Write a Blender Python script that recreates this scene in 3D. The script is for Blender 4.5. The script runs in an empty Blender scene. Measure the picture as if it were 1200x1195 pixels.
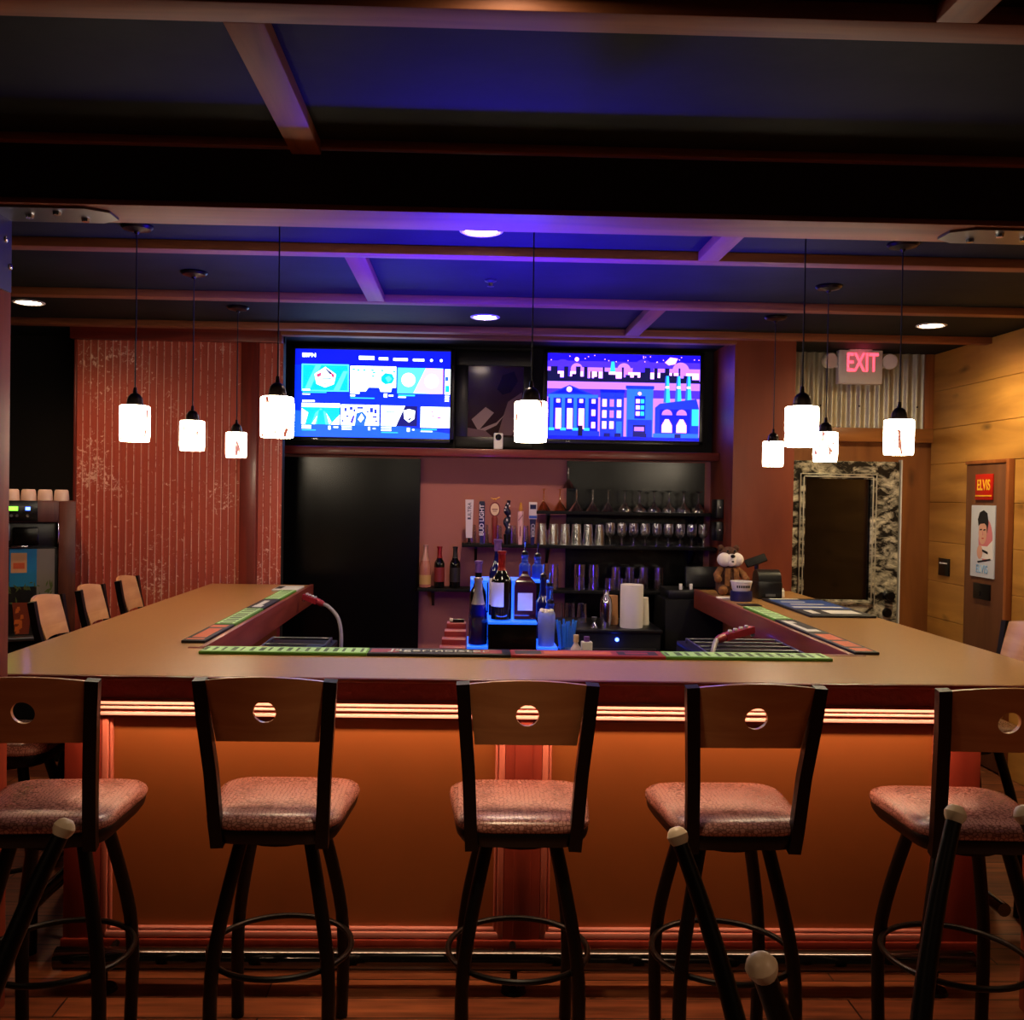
import bpy, bmesh, math, random
from math import pi, sin, cos, radians
from mathutils import Vector, Matrix

random.seed(7)
S = bpy.context.scene
COL = S.collection

# ------------------------------------------------------------------ colour / material helpers
def lin(c):
    return tuple((v / 255 / 12.92) if v / 255 <= .04045 else ((v / 255 + .055) / 1.055) ** 2.4 for v in c)

MATS = {}

def _new(name):
    m = bpy.data.materials.new(name)
    m.use_nodes = True
    nt = m.node_tree
    b = nt.nodes['Principled BSDF']
    MATS[name] = m
    return m, nt, b

def mat(name, rgb, rough=.5, metal=0., spec=.5, coat=0., noise=0., nscale=20., bump=0., bscale=60., coatr=.1):
    m, nt, b = _new(name)
    c = lin(rgb)
    b.inputs['Base Color'].default_value = (*c, 1)
    b.inputs['Roughness'].default_value = rough
    b.inputs['Metallic'].default_value = metal
    b.inputs['Specular IOR Level'].default_value = spec
    b.inputs['Coat Weight'].default_value = coat
    b.inputs['Coat Roughness'].default_value = coatr
    if noise or bump:
        tc = nt.nodes.new('ShaderNodeTexCoord')
    if noise:
        n = nt.nodes.new('ShaderNodeTexNoise'); n.inputs['Scale'].default_value = nscale; n.inputs['Detail'].default_value = 6
        nt.links.new(tc.outputs['Object'], n.inputs['Vector'])
        r = nt.nodes.new('ShaderNodeValToRGB')
        r.color_ramp.elements[0].position = .3; r.color_ramp.elements[1].position = .7
        r.color_ramp.elements[0].color = (*[v * (1 - noise) for v in c], 1)
        r.color_ramp.elements[1].color = (*[min(1, v * (1 + noise)) for v in c], 1)
        nt.links.new(n.outputs['Fac'], r.inputs['Fac'])
        nt.links.new(r.outputs['Color'], b.inputs['Base Color'])
    if bump:
        n2 = nt.nodes.new('ShaderNodeTexNoise'); n2.inputs['Scale'].default_value = bscale; n2.inputs['Detail'].default_value = 4
        nt.links.new(tc.outputs['Object'], n2.inputs['Vector'])
        bp = nt.nodes.new('ShaderNodeBump'); bp.inputs['Strength'].default_value = bump; bp.inputs['Distance'].default_value = .01
        nt.links.new(n2.outputs['Fac'], bp.inputs['Height']); nt.links.new(bp.outputs['Normal'], b.inputs['Normal'])
    return m

def wood(name, dark, light, axis='X', freq=6., stretch=10., rough=.4, coat=0., knots=0., bump=.05, spec=.5):
    m, nt, b = _new(name)
    N, L = nt.nodes, nt.links
    tc = N.new('ShaderNodeTexCoord'); mp = N.new('ShaderNodeMapping')
    sc = [freq * stretch] * 3
    sc['XYZ'.index(axis)] = freq
    mp.inputs['Scale'].default_value = sc
    L.new(tc.outputs['Object'], mp.inputs['Vector'])
    n = N.new('ShaderNodeTexNoise'); n.inputs['Scale'].default_value = 1.; n.inputs['Detail'].default_value = 7; n.inputs['Distortion'].default_value = .6
    L.new(mp.outputs['Vector'], n.inputs['Vector'])
    r = N.new('ShaderNodeValToRGB')
    r.color_ramp.elements[0].position = .3; r.color_ramp.elements[1].position = .72
    r.color_ramp.elements[0].color = (*lin(dark), 1); r.color_ramp.elements[1].color = (*lin(light), 1)
    L.new(n.outputs['Fac'], r.inputs['Fac'])
    out = r.outputs['Color']
    if knots:
        mp2 = N.new('ShaderNodeMapping')
        s2 = [3.2] * 3; s2['XYZ'.index(axis)] = 1.3
        mp2.inputs['Scale'].default_value = s2
        L.new(tc.outputs['Object'], mp2.inputs['Vector'])
        v = N.new('ShaderNodeTexVoronoi'); v.inputs['Scale'].default_value = 1.6
        n3 = N.new('ShaderNodeTexNoise'); n3.inputs['Scale'].default_value = 5
        L.new(mp2.outputs['Vector'], n3.inputs['Vector'])
        mx = N.new('ShaderNodeMixRGB'); mx.inputs['Fac'].default_value = .12
        L.new(mp2.outputs['Vector'], mx.inputs['Color1']); L.new(n3.outputs['Color'], mx.inputs['Color2'])
        L.new(mx.outputs['Color'], v.inputs['Vector'])
        kr = N.new('ShaderNodeValToRGB')
        kr.color_ramp.elements[0].position = .03; kr.color_ramp.elements[1].position = .16
        kr.color_ramp.elements[0].color = (knots, knots, knots, 1); kr.color_ramp.elements[1].color = (0, 0, 0, 1)
        L.new(v.outputs['Distance'], kr.inputs['Fac'])
        m2 = N.new('ShaderNodeMixRGB'); m2.inputs['Color2'].default_value = (*[q * .3 for q in lin(dark)], 1)
        L.new(kr.outputs['Color'], m2.inputs['Fac']); L.new(out, m2.inputs['Color1'])
        out = m2.outputs['Color']
    L.new(out, b.inputs['Base Color'])
    b.inputs['Roughness'].default_value = rough
    b.inputs['Specular IOR Level'].default_value = spec
    b.inputs['Coat Weight'].default_value = coat; b.inputs['Coat Roughness'].default_value = .12
    if bump:
        bp = N.new('ShaderNodeBump'); bp.inputs['Strength'].default_value = bump; bp.inputs['Distance'].default_value = .004
        L.new(n.outputs['Fac'], bp.inputs['Height']); L.new(bp.outputs['Normal'], b.inputs['Normal'])
    return m

def emis(name, rgb, strength, tint=None):
    m, nt, b = _new(name)
    b.inputs['Base Color'].default_value = (*lin(tint or rgb), 1)
    b.inputs['Emission Color'].default_value = (*lin(rgb), 1)
    b.inputs['Emission Strength'].default_value = strength
    b.inputs['Roughness'].default_value = .4
    return m

def glassy(name, tint=(255, 255, 255), clear=.97, rough=.11):
    m = bpy.data.materials.new(name); m.use_nodes = True; MATS[name] = m
    nt = m.node_tree; N, L = nt.nodes, nt.links
    N.clear()
    o = N.new('ShaderNodeOutputMaterial'); mx = N.new('ShaderNodeMixShader')
    t = N.new('ShaderNodeBsdfTransparent'); t.inputs['Color'].default_value = (*[clear * v for v in lin(tint)], 1)
    g = N.new('ShaderNodeBsdfGlossy'); g.inputs['Roughness'].default_value = rough
    g.inputs['Color'].default_value = (1, 1, 1, 1)
    lw = N.new('ShaderNodeLayerWeight'); lw.inputs['Blend'].default_value = .35
    L.new(lw.outputs['Facing'], mx.inputs['Fac']); L.new(t.outputs[0], mx.inputs[1]); L.new(g.outputs[0], mx.inputs[2])
    m2 = N.new('ShaderNodeMath'); m2.operation = 'MULTIPLY_ADD'; m2.inputs[1].default_value = .8; m2.inputs[2].default_value = .12
    L.new(lw.outputs['Facing'], m2.inputs[0]); L.new(m2.outputs[0], mx.inputs['Fac'])
    L.new(mx.outputs[0], o.inputs['Surface'])
    return m

# ------------------------------------------------------------------ mesh builder
class MB:
    def __init__(self):
        self.bm = bmesh.new(); self.mats = []
    def mi(self, m):
        if m not in self.mats: self.mats.append(m)
        return self.mats.index(m)
    def faces_since(self, n, m):
        self.bm.faces.ensure_lookup_table()
        i = self.mi(m)
        for f in self.bm.faces[n:]:
            f.material_index = i
    def box(self, x0, x1, y0, y1, z0, z1, m, bev=0., seg=2):
        bm = self.bm; old = set(bm.faces)
        r = bmesh.ops.create_cube(bm, size=1.)
        for v in r['verts']:
            v.co = Vector(((x0 + x1) / 2 + v.co.x * (x1 - x0), (y0 + y1) / 2 + v.co.y * (y1 - y0), (z0 + z1) / 2 + v.co.z * (z1 - z0)))
        if bev:
            es = list({e for v in r['verts'] for e in v.link_edges})
            bmesh.ops.bevel(bm, geom=es, offset=bev, segments=seg, profile=.5, affect='EDGES')
        i = self.mi(m)
        for f in bm.faces:
            if f not in old: f.material_index = i
        bm.faces.index_update()
        return self
    def quad(self, pts, m):
        vs = [self.bm.verts.new(p) for p in pts]
        f = self.bm.faces.new(vs); f.material_index = self.mi(m)
        self.bm.faces.index_update()
        return self
    def prism(self, pts2, axis, a, b, m):
        """extrude the 2-D outline along axis from a to b; pts2 in the two other axes in order"""
        def P(p, t):
            return Vector((t, p[0], p[1])) if axis == 'X' else Vector((p[0], t, p[1])) if axis == 'Y' else Vector((p[0], p[1], t))
        bm = self.bm; i = self.mi(m)
        A = [bm.verts.new(P(p, a)) for p in pts2]; B = [bm.verts.new(P(p, b)) for p in pts2]
        k = len(pts2)
        fs = [bm.faces.new(A[::-1]), bm.faces.new(B)]
        for j in range(k):
            fs.append(bm.faces.new((A[j], A[(j + 1) % k], B[(j + 1) % k], B[j])))
        for f in fs: f.material_index = i
        bmesh.ops.recalc_face_normals(bm, faces=fs)
        bm.faces.index_update()
        return self
    def lathe(self, prof, m, c=(0, 0, 0), seg=24, sx=1., sy=1., a0=0., a1=2 * pi):
        bm = self.bm; i = self.mi(m); c = Vector(c)
        full = abs(a1 - a0 - 2 * pi) < 1e-6
        n = seg if full else seg + 1
        rings = []
        for r, z in prof:
            if r < 1e-6:
                rings.append([bm.verts.new(c + Vector((0, 0, z)))])
            else:
                rings.append([bm.verts.new(c + Vector((r * sx * cos(a0 + (a1 - a0) * k / seg), r * sy * sin(a0 + (a1 - a0) * k / seg), z))) for k in range(n)])
        fs = []
        for A, B in zip(rings, rings[1:]):
            for k in range(seg):
                k2 = (k + 1) % n
                if len(A) == 1 and len(B) == 1: continue
                if len(A) == 1: fs.append(bm.faces.new((A[0], B[k2], B[k])))
                elif len(B) == 1: fs.append(bm.faces.new((A[k], A[k2], B[0])))
                else: fs.append(bm.faces.new((A[k], A[k2], B[k2], B[k])))
        for f in fs: f.material_index = i
        bmesh.ops.recalc_face_normals(bm, faces=fs)
        bm.faces.index_update()
        return self
    def tube(self, pts, r, m, n=10, closed=False, ry=None, caps=True, up=None):
        """sweep an ellipse (r, ry) along pts; r may be a list"""
        bm = self.bm; i = self.mi(m)
        P = [Vector(p) for p in pts]; K = len(P)
        rs = r if isinstance(r, (list, tuple)) else [r] * K
        ref = Vector(up) if up else Vector((0, 0, 1))
        rings = []; prev = None
        for k in range(K):
            if closed: t = (P[(k + 1) % K] - P[k - 1]).normalized()
            else: t = (P[min(k + 1, K - 1)] - P[max(k - 1, 0)]).normalized()
            if prev is None:
                a = ref.cross(t)
                if a.length < 1e-3: a = Vector((1, 0, 0)).cross(t)
                a.normalize()
            else:
                a = (prev - t * prev.dot(t)).normalized()
            prev = a; b = t.cross(a)
            q = (ry / r if ry and not isinstance(r, (list, tuple)) else 1.)
            rings.append([bm.verts.new(P[k] + a * rs[k] * cos(2 * pi * j / n) + b * rs[k] * q * sin(2 * pi * j / n)) for j in range(n)])
        fs = []
        for k in range(K if closed else K - 1):
            A, B = rings[k], rings[(k + 1) % K]
            for j in range(n):
                fs.append(bm.faces.new((A[j], A[(j + 1) % n], B[(j + 1) % n], B[j])))
        if not closed and caps:
            fs += [bm.faces.new(rings[0][::-1]), bm.faces.new(rings[-1])]
        for f in fs: f.material_index = i
        bmesh.ops.recalc_face_normals(bm, faces=fs)
        bm.faces.index_update()
        return self
    def bar(self, pts, w, d, m, side=(1, 0, 0)):
        """flat bar: width w along side, depth d across"""
        bm = self.bm; i = self.mi(m); rings = []; P = [Vector(p) for p in pts]; s0 = Vector(side)
        for k in range(len(P)):
            t = (P[min(k + 1, len(P) - 1)] - P[max(k - 1, 0)]).normalized()
            s = (s0 - t * s0.dot(t)).normalized(); b = t.cross(s)
            rings.append([bm.verts.new(P[k] + s * w / 2 * x + b * d / 2 * y) for x, y in ((-1, -1), (1, -1), (1, 1), (-1, 1))])
        fs = []
        for A, B in zip(rings, rings[1:]):
            for j in range(4): fs.append(bm.faces.new((A[j], A[(j + 1) % 4], B[(j + 1) % 4], B[j])))
        fs += [bm.faces.new(rings[0][::-1]), bm.faces.new(rings[-1])]
        for f in fs: f.material_index = i
        bmesh.ops.recalc_face_normals(bm, faces=fs)
        bm.faces.index_update()
        return self
    def ball(self, c, r, m, s=(1, 1, 1), u=16, v=10):
        prof = [(r * sin(pi * k / v), -r * cos(pi * k / v)) for k in range(v + 1)]
        prof[0] = (0, -r); prof[-1] = (0, r)
        old = set(self.bm.verts)
        self.lathe(prof, m, (0, 0, 0), u)
        for w in [v for v in self.bm.verts if v not in old]:
            w.co = Vector((c[0] + w.co.x * s[0], c[1] + w.co.y * s[1], c[2] + w.co.z * s[2]))
        return self
    def xform(self, M):
        bmesh.ops.transform(self.bm, matrix=M, verts=self.bm.verts); return self
    def build(self, name, parent=None, loc=(0, 0, 0), rot=(0, 0, 0), angle=35):
        me = bpy.data.meshes.new(name)
        for m in self.mats: me.materials.append(MATS[m] if isinstance(m, str) else m)
        self.bm.to_mesh(me); self.bm.free()
        for p in me.polygons: p.use_smooth = True
        me.set_sharp_from_angle(angle=radians(angle))
        o = bpy.data.objects.new(name, me); COL.objects.link(o)
        o.location = loc; o.rotation_euler = rot
        if parent: o.parent = parent
        return o

def tag(o, label, cat, group=None):
    o['label'] = label; o['category'] = cat
    if group: o['group'] = group
    return o

def thing(name, label, cat, loc=(0, 0, 0), rz=0., group=None, rot=None):
    o = bpy.data.objects.new(name, None); COL.objects.link(o)
    o.location = loc; o.rotation_euler = rot or (0, 0, rz)
    o.empty_display_size = .05
    return tag(o, label, cat, group)

def struct(o):
    o['kind'] = 'structure'; return o

def dup(root, loc, rz=0., label=None, group=None):
    r = root.copy(); COL.objects.link(r); r.location = loc; r.rotation_euler = (0, 0, rz)
    if label: r['label'] = label
    if group: r['group'] = group
    for ch in list(root.children):
        c = ch.copy(); COL.objects.link(c); c.parent = r
        for g in list(ch.children):
            d = g.copy(); COL.objects.link(d); d.parent = c
    return r

def text_mesh(body, size, m, name, parent, loc, rot=(pi / 2, 0, 0), ext=.001, sx=1., bold=0.):
    cu = bpy.data.curves.new(name, 'FONT'); cu.body = body; cu.size = size; cu.extrude = ext
    cu.align_x = 'CENTER'; cu.align_y = 'CENTER'; cu.offset = bold
    t = bpy.data.objects.new(name + '_src', cu); COL.objects.link(t)
    dg = bpy.context.evaluated_depsgraph_get()
    me = bpy.data.meshes.new_from_object(t.evaluated_get(dg))
    bpy.data.objects.remove(t); bpy.data.curves.remove(cu)
    me.name = name
    me.materials.clear(); me.materials.append(MATS[m])
    o = bpy.data.objects.new(name, me); COL.objects.link(o)
    o.location = loc; o.rotation_euler = rot; o.scale = (sx, 1, 1)
    o.parent = parent
    return o

# ------------------------------------------------------------------ materials
mat('ceiling_board', (26, 28, 23), .7, spec=.14, noise=.35, nscale=3, bump=.15, bscale=8)
wood('batten_wood', (112, 58, 30), (150, 86, 46), 'X', 1.5, 14, .6)
wood('batten_wood_long', (112, 58, 30), (150, 86, 46), 'Y', 1.5, 14, .6)
wood('beam_wood', (108, 54, 26), (142, 78, 38), 'X', 1.2, 12, .6)
mat('beam_wood_shaded', (26, 16, 13), .75)  # beam's unlit front: shade put into the wood colour
wood('column_wood', (104, 42, 30), (140, 62, 44), 'Z', 1.5, 12, .6, spec=.2)
wood('red_wood', (86, 22, 15), (126, 40, 26), 'Z', 1.5, 12, .4, coat=.15)
wood('red_wood_x', (86, 22, 15), (126, 40, 26), 'X', 1.5, 12, .4, coat=.15)
wood('ply_red', (100, 40, 22), (132, 62, 36), 'Z', .8, 5, .45)
wood('pine', (150, 100, 40), (206, 150, 72), 'Y', .9, 7, .4, coat=.25, knots=.9, bump=.12)
wood('pine_brown', (110, 60, 26), (150, 92, 44), 'Z', .9, 7, .42, coat=.15, knots=.7)
wood('pine_trim', (130, 76, 30), (170, 108, 52), 'X', 1.2, 10, .4, coat=.2)
wood('pine_trim_z', (130, 70, 30), (170, 100, 50), 'Z', 1.2, 10, .4, coat=.2)
wood('slab_door', (92, 54, 32), (116, 72, 44), 'Z', 1, 8, .5)
mat('mauve_paint', (176, 108, 102), .7, bump=.03, bscale=200)
mat('black_wall', (10, 9, 9), .8)
mat('black_gloss', (5, 5, 5), .24, spec=.3)
mat('black_matte', (5, 5, 5), .65, spec=.25)
mat('black_metal', (5, 4, 4), .4, spec=.3)
mat('black_plastic', (10, 10, 11), .35)
mat('rubber', (7, 7, 7), .7)
mat('chrome', (200, 200, 205), .15, metal=1)
mat('steel', (120, 120, 124), .35, metal=1)
mat('bronze', (30, 22, 20), .3, metal=.8)
mat('cord_black', (8, 7, 7), .6)
wood('stool_ply', (198, 138, 88), (218, 162, 110), 'X', 2.2, 12, .35, coat=.25, bump=.02)
mat('tan_glide', (238, 216, 186), .4, spec=.6)
mat('white_plastic', (225, 222, 218), .4)
mat('white_paper', (230, 224, 212), .8)
mat('bulb_white', (255, 240, 215), .4)
wood('floor_dummy', (80, 40, 22), (120, 66, 38), 'X', 1, 10, .4)

# counter laminate
mat('laminate', (176, 130, 72), .36, spec=.6, coat=.35, coatr=.14, noise=.05, nscale=90)
wood('apron_wood', (112, 30, 24), (146, 52, 40), 'X', 2, 8, .35, coat=.2)
wood('apron_wood_y', (110, 40, 26), (146, 66, 44), 'Y', 2, 8, .4, coat=.2)
mat('carved_trim', (150, 42, 34), .35, coat=.3, bump=1., bscale=38)
mat('panel_paint', (146, 80, 34), .5, noise=.05, nscale=4)
wood('crown_wood_lit', (232, 165, 158), (244, 186, 178), 'X', 2, 8, .3, coat=.3)  # paler copy of moulding wood, strip light's brightness put into the colour
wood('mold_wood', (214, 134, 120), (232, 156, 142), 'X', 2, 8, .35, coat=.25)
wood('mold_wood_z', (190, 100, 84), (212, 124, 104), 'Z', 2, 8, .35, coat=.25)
wood('pilaster_wood', (128, 44, 32), (156, 62, 46), 'Z', 1.6, 9, .38, coat=.2)
mat('rail_metal', (10, 9, 9), .12, spec=.8, coat=1., coatr=.06)

# floor planks
def plank_floor():
    m, nt, b = _new('plank_floor')
    N, L = nt.nodes, nt.links
    tc = N.new('ShaderNodeTexCoord')
    br = N.new('ShaderNodeTexBrick')
    br.inputs['Scale'].default_value = 1.; br.inputs['Brick Width'].default_value = 1.3; br.inputs['Row Height'].default_value = .125
    br.inputs['Mortar Size'].default_value = .003; br.inputs['Color1'].default_value = (*lin((156, 92, 56)), 1)
    br.inputs['Color2'].default_value = (*lin((104, 54, 34)), 1); br.inputs['Mortar'].default_value = (*lin((22, 10, 8)), 1)
    L.new(tc.outputs['Object'], br.inputs['Vector'])
    mp = N.new('ShaderNodeMapping'); mp.inputs['Scale'].default_value = (2.2, 26, 1)
    L.new(tc.outputs['Object'], mp.inputs['Vector'])
    n = N.new('ShaderNodeTexNoise'); n.inputs['Scale'].default_value = 1.4; n.inputs['Detail'].default_value = 6
    L.new(mp.outputs['Vector'], n.inputs['Vector'])
    r = N.new('ShaderNodeValToRGB'); r.color_ramp.elements[0].color = (.45, .45, .45, 1); r.color_ramp.elements[1].color = (1.3, 1.3, 1.3, 1)
    r.color_ramp.elements[0].position = .3; r.color_ramp.elements[1].position = .7
    L.new(n.outputs['Fac'], r.inputs['Fac'])
    mx = N.new('ShaderNodeMixRGB'); mx.blend_type = 'MULTIPLY'; mx.inputs['Fac'].default_value = 1
    L.new(br.outputs['Color'], mx.inputs['Color1']); L.new(r.outputs['Color'], mx.inputs['Color2'])
    L.new(mx.outputs['Color'], b.inputs['Base Color'])
    b.inputs['Roughness'].default_value = .38
    bp = N.new('ShaderNodeBump'); bp.inputs['Strength'].default_value = .25; bp.inputs['Distance'].default_value = .003
    L.new(br.outputs['Fac'], bp.inputs['Height']); bp.invert = True
    L.new(bp.outputs['Normal'], b.inputs['Normal'])
plank_floor()

# worn red corrugated metal: pale scrapes where the paint has gone, thickest on the ribs
def worn_red(name, thr):
    m, nt, b = _new(name)
    N, L = nt.nodes, nt.links
    tc = N.new('ShaderNodeTexCoord')
    n = N.new('ShaderNodeTexNoise'); n.inputs['Scale'].default_value = 36; n.inputs['Detail'].default_value = 6; n.inputs['Roughness'].default_value = .75; n.inputs['Distortion'].default_value = .8
    L.new(tc.outputs['Object'], n.inputs['Vector'])
    big = N.new('ShaderNodeTexNoise'); big.inputs['Scale'].default_value = 2.6; big.inputs['Detail'].default_value = 3
    L.new(tc.outputs['Object'], big.inputs['Vector'])
    a = N.new('ShaderNodeMath'); a.operation = 'MULTIPLY_ADD'; a.inputs[1].default_value = .6
    L.new(big.outputs['Fac'], a.inputs[0]); L.new(n.outputs['Fac'], a.inputs[2])
    r = N.new('ShaderNodeValToRGB')
    r.color_ramp.elements[0].position = thr; r.color_ramp.elements[1].position = thr + .05
    r.color_ramp.elements[0].color = (*lin((182, 80, 60)), 1); r.color_ramp.elements[1].color = (*lin((238, 190, 170)), 1)
    L.new(a.outputs[0], r.inputs['Fac'])
    L.new(r.outputs['Color'], b.inputs['Base Color'])
    b.inputs['Roughness'].default_value = .5; b.inputs['Metallic'].default_value = .15
worn_red('worn_red', .915)
worn_red('worn_rib', .70)

mat('galvanised', (196, 190, 170), .36, metal=.6, noise=.12, nscale=9)
mat('white_metal', (200, 196, 184), .35, metal=.4)

def hammered(name):
    m, nt, b = _new(name)
    N, L = nt.nodes, nt.links
    tc = N.new('ShaderNodeTexCoord'); mp = N.new('ShaderNodeMapping'); mp.inputs['Rotation'].default_value = (0, .7, 0); mp.inputs['Scale'].default_value = (9, 9, 17)
    L.new(tc.outputs['Object'], mp.inputs['Vector'])
    n = N.new('ShaderNodeTexNoise'); n.inputs['Scale'].default_value = 1.; n.inputs['Detail'].default_value = 6; n.inputs['Roughness'].default_value = .65; n.inputs['Distortion'].default_value = .5
    L.new(mp.outputs['Vector'], n.inputs['Vector'])
    r = N.new('ShaderNodeValToRGB')
    r.color_ramp.elements[0].position = .45; r.color_ramp.elements[1].position = .66
    r.color_ramp.elements[0].color = (*lin((18, 15, 12)), 1); r.color_ramp.elements[1].color = (*lin((235, 228, 205)), 1)
    L.new(n.outputs['Fac'], r.inputs['Fac']); L.new(r.outputs['Color'], b.inputs['Base Color'])
    b.inputs['Roughness'].default_value = .4; b.inputs['Metallic'].default_value = .15
    bp = N.new('ShaderNodeBump'); bp.inputs['Strength'].default_value = .3; bp.inputs['Distance'].default_value = .006
    L.new(n.outputs['Fac'], bp.inputs['Height']); L.new(bp.outputs['Normal'], b.inputs['Normal'])
hammered('hammered_silver')
mat('dark_pane', (12, 9, 7), .06, spec=.7)

# embossed reptile-pattern vinyl
def croc():
    m, nt, b = _new('croc_vinyl')
    N, L = nt.nodes, nt.links
    tc = N.new('ShaderNodeTexCoord'); mp = N.new('ShaderNodeMapping'); mp.inputs['Scale'].default_value = (1, 1.5, 1)
    L.new(tc.outputs['Object'], mp.inputs['Vector'])
    v = N.new('ShaderNodeTexVoronoi'); v.feature = 'DISTANCE_TO_EDGE'; v.inputs['Scale'].default_value = 80
    v.inputs['Randomness'].default_value = .55
    L.new(mp.outputs['Vector'], v.inputs['Vector'])
    r = N.new('ShaderNodeValToRGB'); r.color_ramp.elements[0].position = .02; r.color_ramp.elements[1].position = .16
    r.color_ramp.elements[0].color = (*lin((112, 66, 60)), 1); r.color_ramp.elements[1].color = (*lin((188, 130, 120)), 1)
    L.new(v.outputs['Distance'], r.inputs['Fac']); L.new(r.outputs['Color'], b.inputs['Base Color'])
    bp = N.new('ShaderNodeBump'); bp.inputs['Strength'].default_value = .3; bp.inputs['Distance'].default_value = .002
    L.new(r.outputs['Color'], bp.inputs['Height']); L.new(bp.outputs['Normal'], b.inputs['Normal'])
    b.inputs['Roughness'].default_value = .27; b.inputs['Specular IOR Level'].default_value = .8
croc()

# lamp glass: glowing white art glass with brown-red streaks
def lamp_glass():
    m, nt, b = _new('lamp_glass')
    N, L = nt.nodes, nt.links
    tc = N.new('ShaderNodeTexCoord'); ob = N.new('ShaderNodeObjectInfo')
    ad = N.new('ShaderNodeVectorMath'); ad.operation = 'ADD'
    L.new(tc.outputs['Object'], ad.inputs[0]); L.new(ob.outputs['Location'], ad.inputs[1])
    mp = N.new('ShaderNodeMapping'); mp.inputs['Rotation'].default_value = (.5, .6, 0); mp.inputs['Scale'].default_value = (42, 42, 13)
    L.new(ad.outputs[0], mp.inputs['Vector'])
    n = N.new('ShaderNodeTexNoise'); n.inputs['Scale'].default_value = 1.; n.inputs['Detail'].default_value = 3; n.inputs['Distortion'].default_value = .5
    L.new(mp.outputs['Vector'], n.inputs['Vector'])
    r = N.new('ShaderNodeValToRGB'); r.color_ramp.elements[0].position = .58; r.color_ramp.elements[1].position = .62
    r.color_ramp.elements[0].color = (1, .82, .58, 1); r.color_ramp.elements[1].color = (.014, .002, .0012, 1)
    L.new(n.outputs['Fac'], r.inputs['Fac'])
    L.new(r.outputs['Color'], b.inputs['Emission Color']); b.inputs['Emission Strength'].default_value = 16
    b.inputs['Base Color'].default_value = (.8, .75, .65, 1); b.inputs['Roughness'].default_value = .2
lamp_glass()
emis('downlight_glow', (255, 225, 185), 22)
emis('led_warm', (255, 150, 70), 4)
emis('led_blue', (60, 90, 255), 9)
emis('led_green', (130, 255, 60), 1.6)
emis('exit_red', (255, 70, 90), 1.6)
def acrylic():
    m, nt, b = _new('acrylic_blue')
    b.inputs['Base Color'].default_value = (.12, .28, .9, 1)
    b.inputs['Emission Color'].default_value = (.0, .10, 1, 1)
    b.inputs['Emission Strength'].default_value = .8
    b.inputs['Roughness'].default_value = .3
acrylic()

# screen colours
SC = {'s_blue': (0, 24, 215), 's_deep': (2, 10, 150), 's_teal': (0, 130, 190), 's_white': (235, 250, 255), 's_aqua': (60, 190, 225), 's_pink': (230, 130, 200),
      's_red': (215, 40, 80), 's_navy': (8, 8, 70), 's_violet': (46, 24, 225), 's_lilac': (130, 80, 250), 's_glow': (230, 150, 255), 's_steel': (24, 70, 225),
      's_sky': (14, 4, 200), 's_mid': (12, 30, 190), 's_orange': (250, 140, 175), 's_cyan': (30, 140, 255), 's_light': (14, 60, 245), 's_black': (5, 5, 40)}
for k, c in SC.items(): emis(k, c, 2.3, (5, 5, 5))

# ------------------------------------------------------------------ setting
CEIL = 2.74
BX0, BX1 = -1.68, 2.15          # outer counter edges
IX0, IX1 = -1.02, 1.51          # inner counter edges
CF, CI, CB = 3.24, 3.83, 6.5    # front edge, inner front edge, back

struct(MB().box(-3.6, 3.4, -1.2, 7.4, -.1, 0, 'plank_floor').build('floor'))
struct(MB().box(-3.6, 3.4, -1.2, 7.4, CEIL, CEIL + .1, 'ceiling_board').build('ceiling'))
struct(MB().box(-3.72, -3.6, -1.2, 7.4, 0, CEIL, 'black_wall').build('wall_left'))
# right wall: wide horizontal pine boards with gaps
w = MB(); zz = [0, .29, .56, .86, 1.12, 1.4, 1.68, 1.95, 2.2, 2.47, CEIL]
for a, b in zip(zz, zz[1:]):
    w.box(3.32, 3.4, -1.2, 7.0, a + .001, b - .001, 'pine', .003, 1)
w.box(3.35, 3.42, -1.2, 7.0, 0, CEIL, 'black_wall')
struct(w.build('wall_right'))
# alcove wall behind the bar
w = MB(); w.box(-1.7, 1.75, 7.1, 7.2, 0, CEIL, 'mauve_paint'); struct(w.build('wall_back'))
struct(MB().box(1.75, 2.16, 6.5, 7.2, 0, CEIL, 'ply_red').build('wall_back_pier'))
struct(MB().box(2.16, 3.42, 7.03, 7.2, 0, CEIL, 'pine_brown').build('wall_back_right'))
struct(MB().box(-3.6, -2.63, 6.95, 7.1, 0, CEIL, 'black_wall').build('wall_back_left'))

def corrugated_red(x0, x1, name, y=6.56):
    b = MB(); p = .048; x = x0
    while x < x1 - 1e-6:
        xe = min(x + p, x1)
        xs = [x, min(x + .034, xe), min(x + .038, xe), min(x + .0425, xe), xe]
        ys = [y, y, y - .007, y - .007, y]
        for k in range(4):
            if xs[k + 1] - xs[k] > 1e-6:
                b.quad([(xs[k], ys[k], 0), (xs[k + 1], ys[k + 1], 0), (xs[k + 1], ys[k + 1], 2.66), (xs[k], ys[k], 2.66)], 'worn_rib' if k == 2 else 'worn_red')
        x += p
    b.box(x0, x1, y + .001, y + .09, 0, CEIL, 'black_wall')
    return struct(b.build(name, angle=20))
corrugated_red(-2.6, -1.51, 'wall_back_corrugated')
corrugated_red(-1.41, -1.25, 'wall_back_corrugated_strip')
struct(MB().box(-1.515, -1.405, 6.5, 6.62, 0, 2.66, 'red_wood', .004).build('trim_1'))
struct(MB().box(-2.63, -1.25, 6.5, 6.62, 2.66, CEIL, 'red_wood_x', .003).build('trim_2'))
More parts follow.
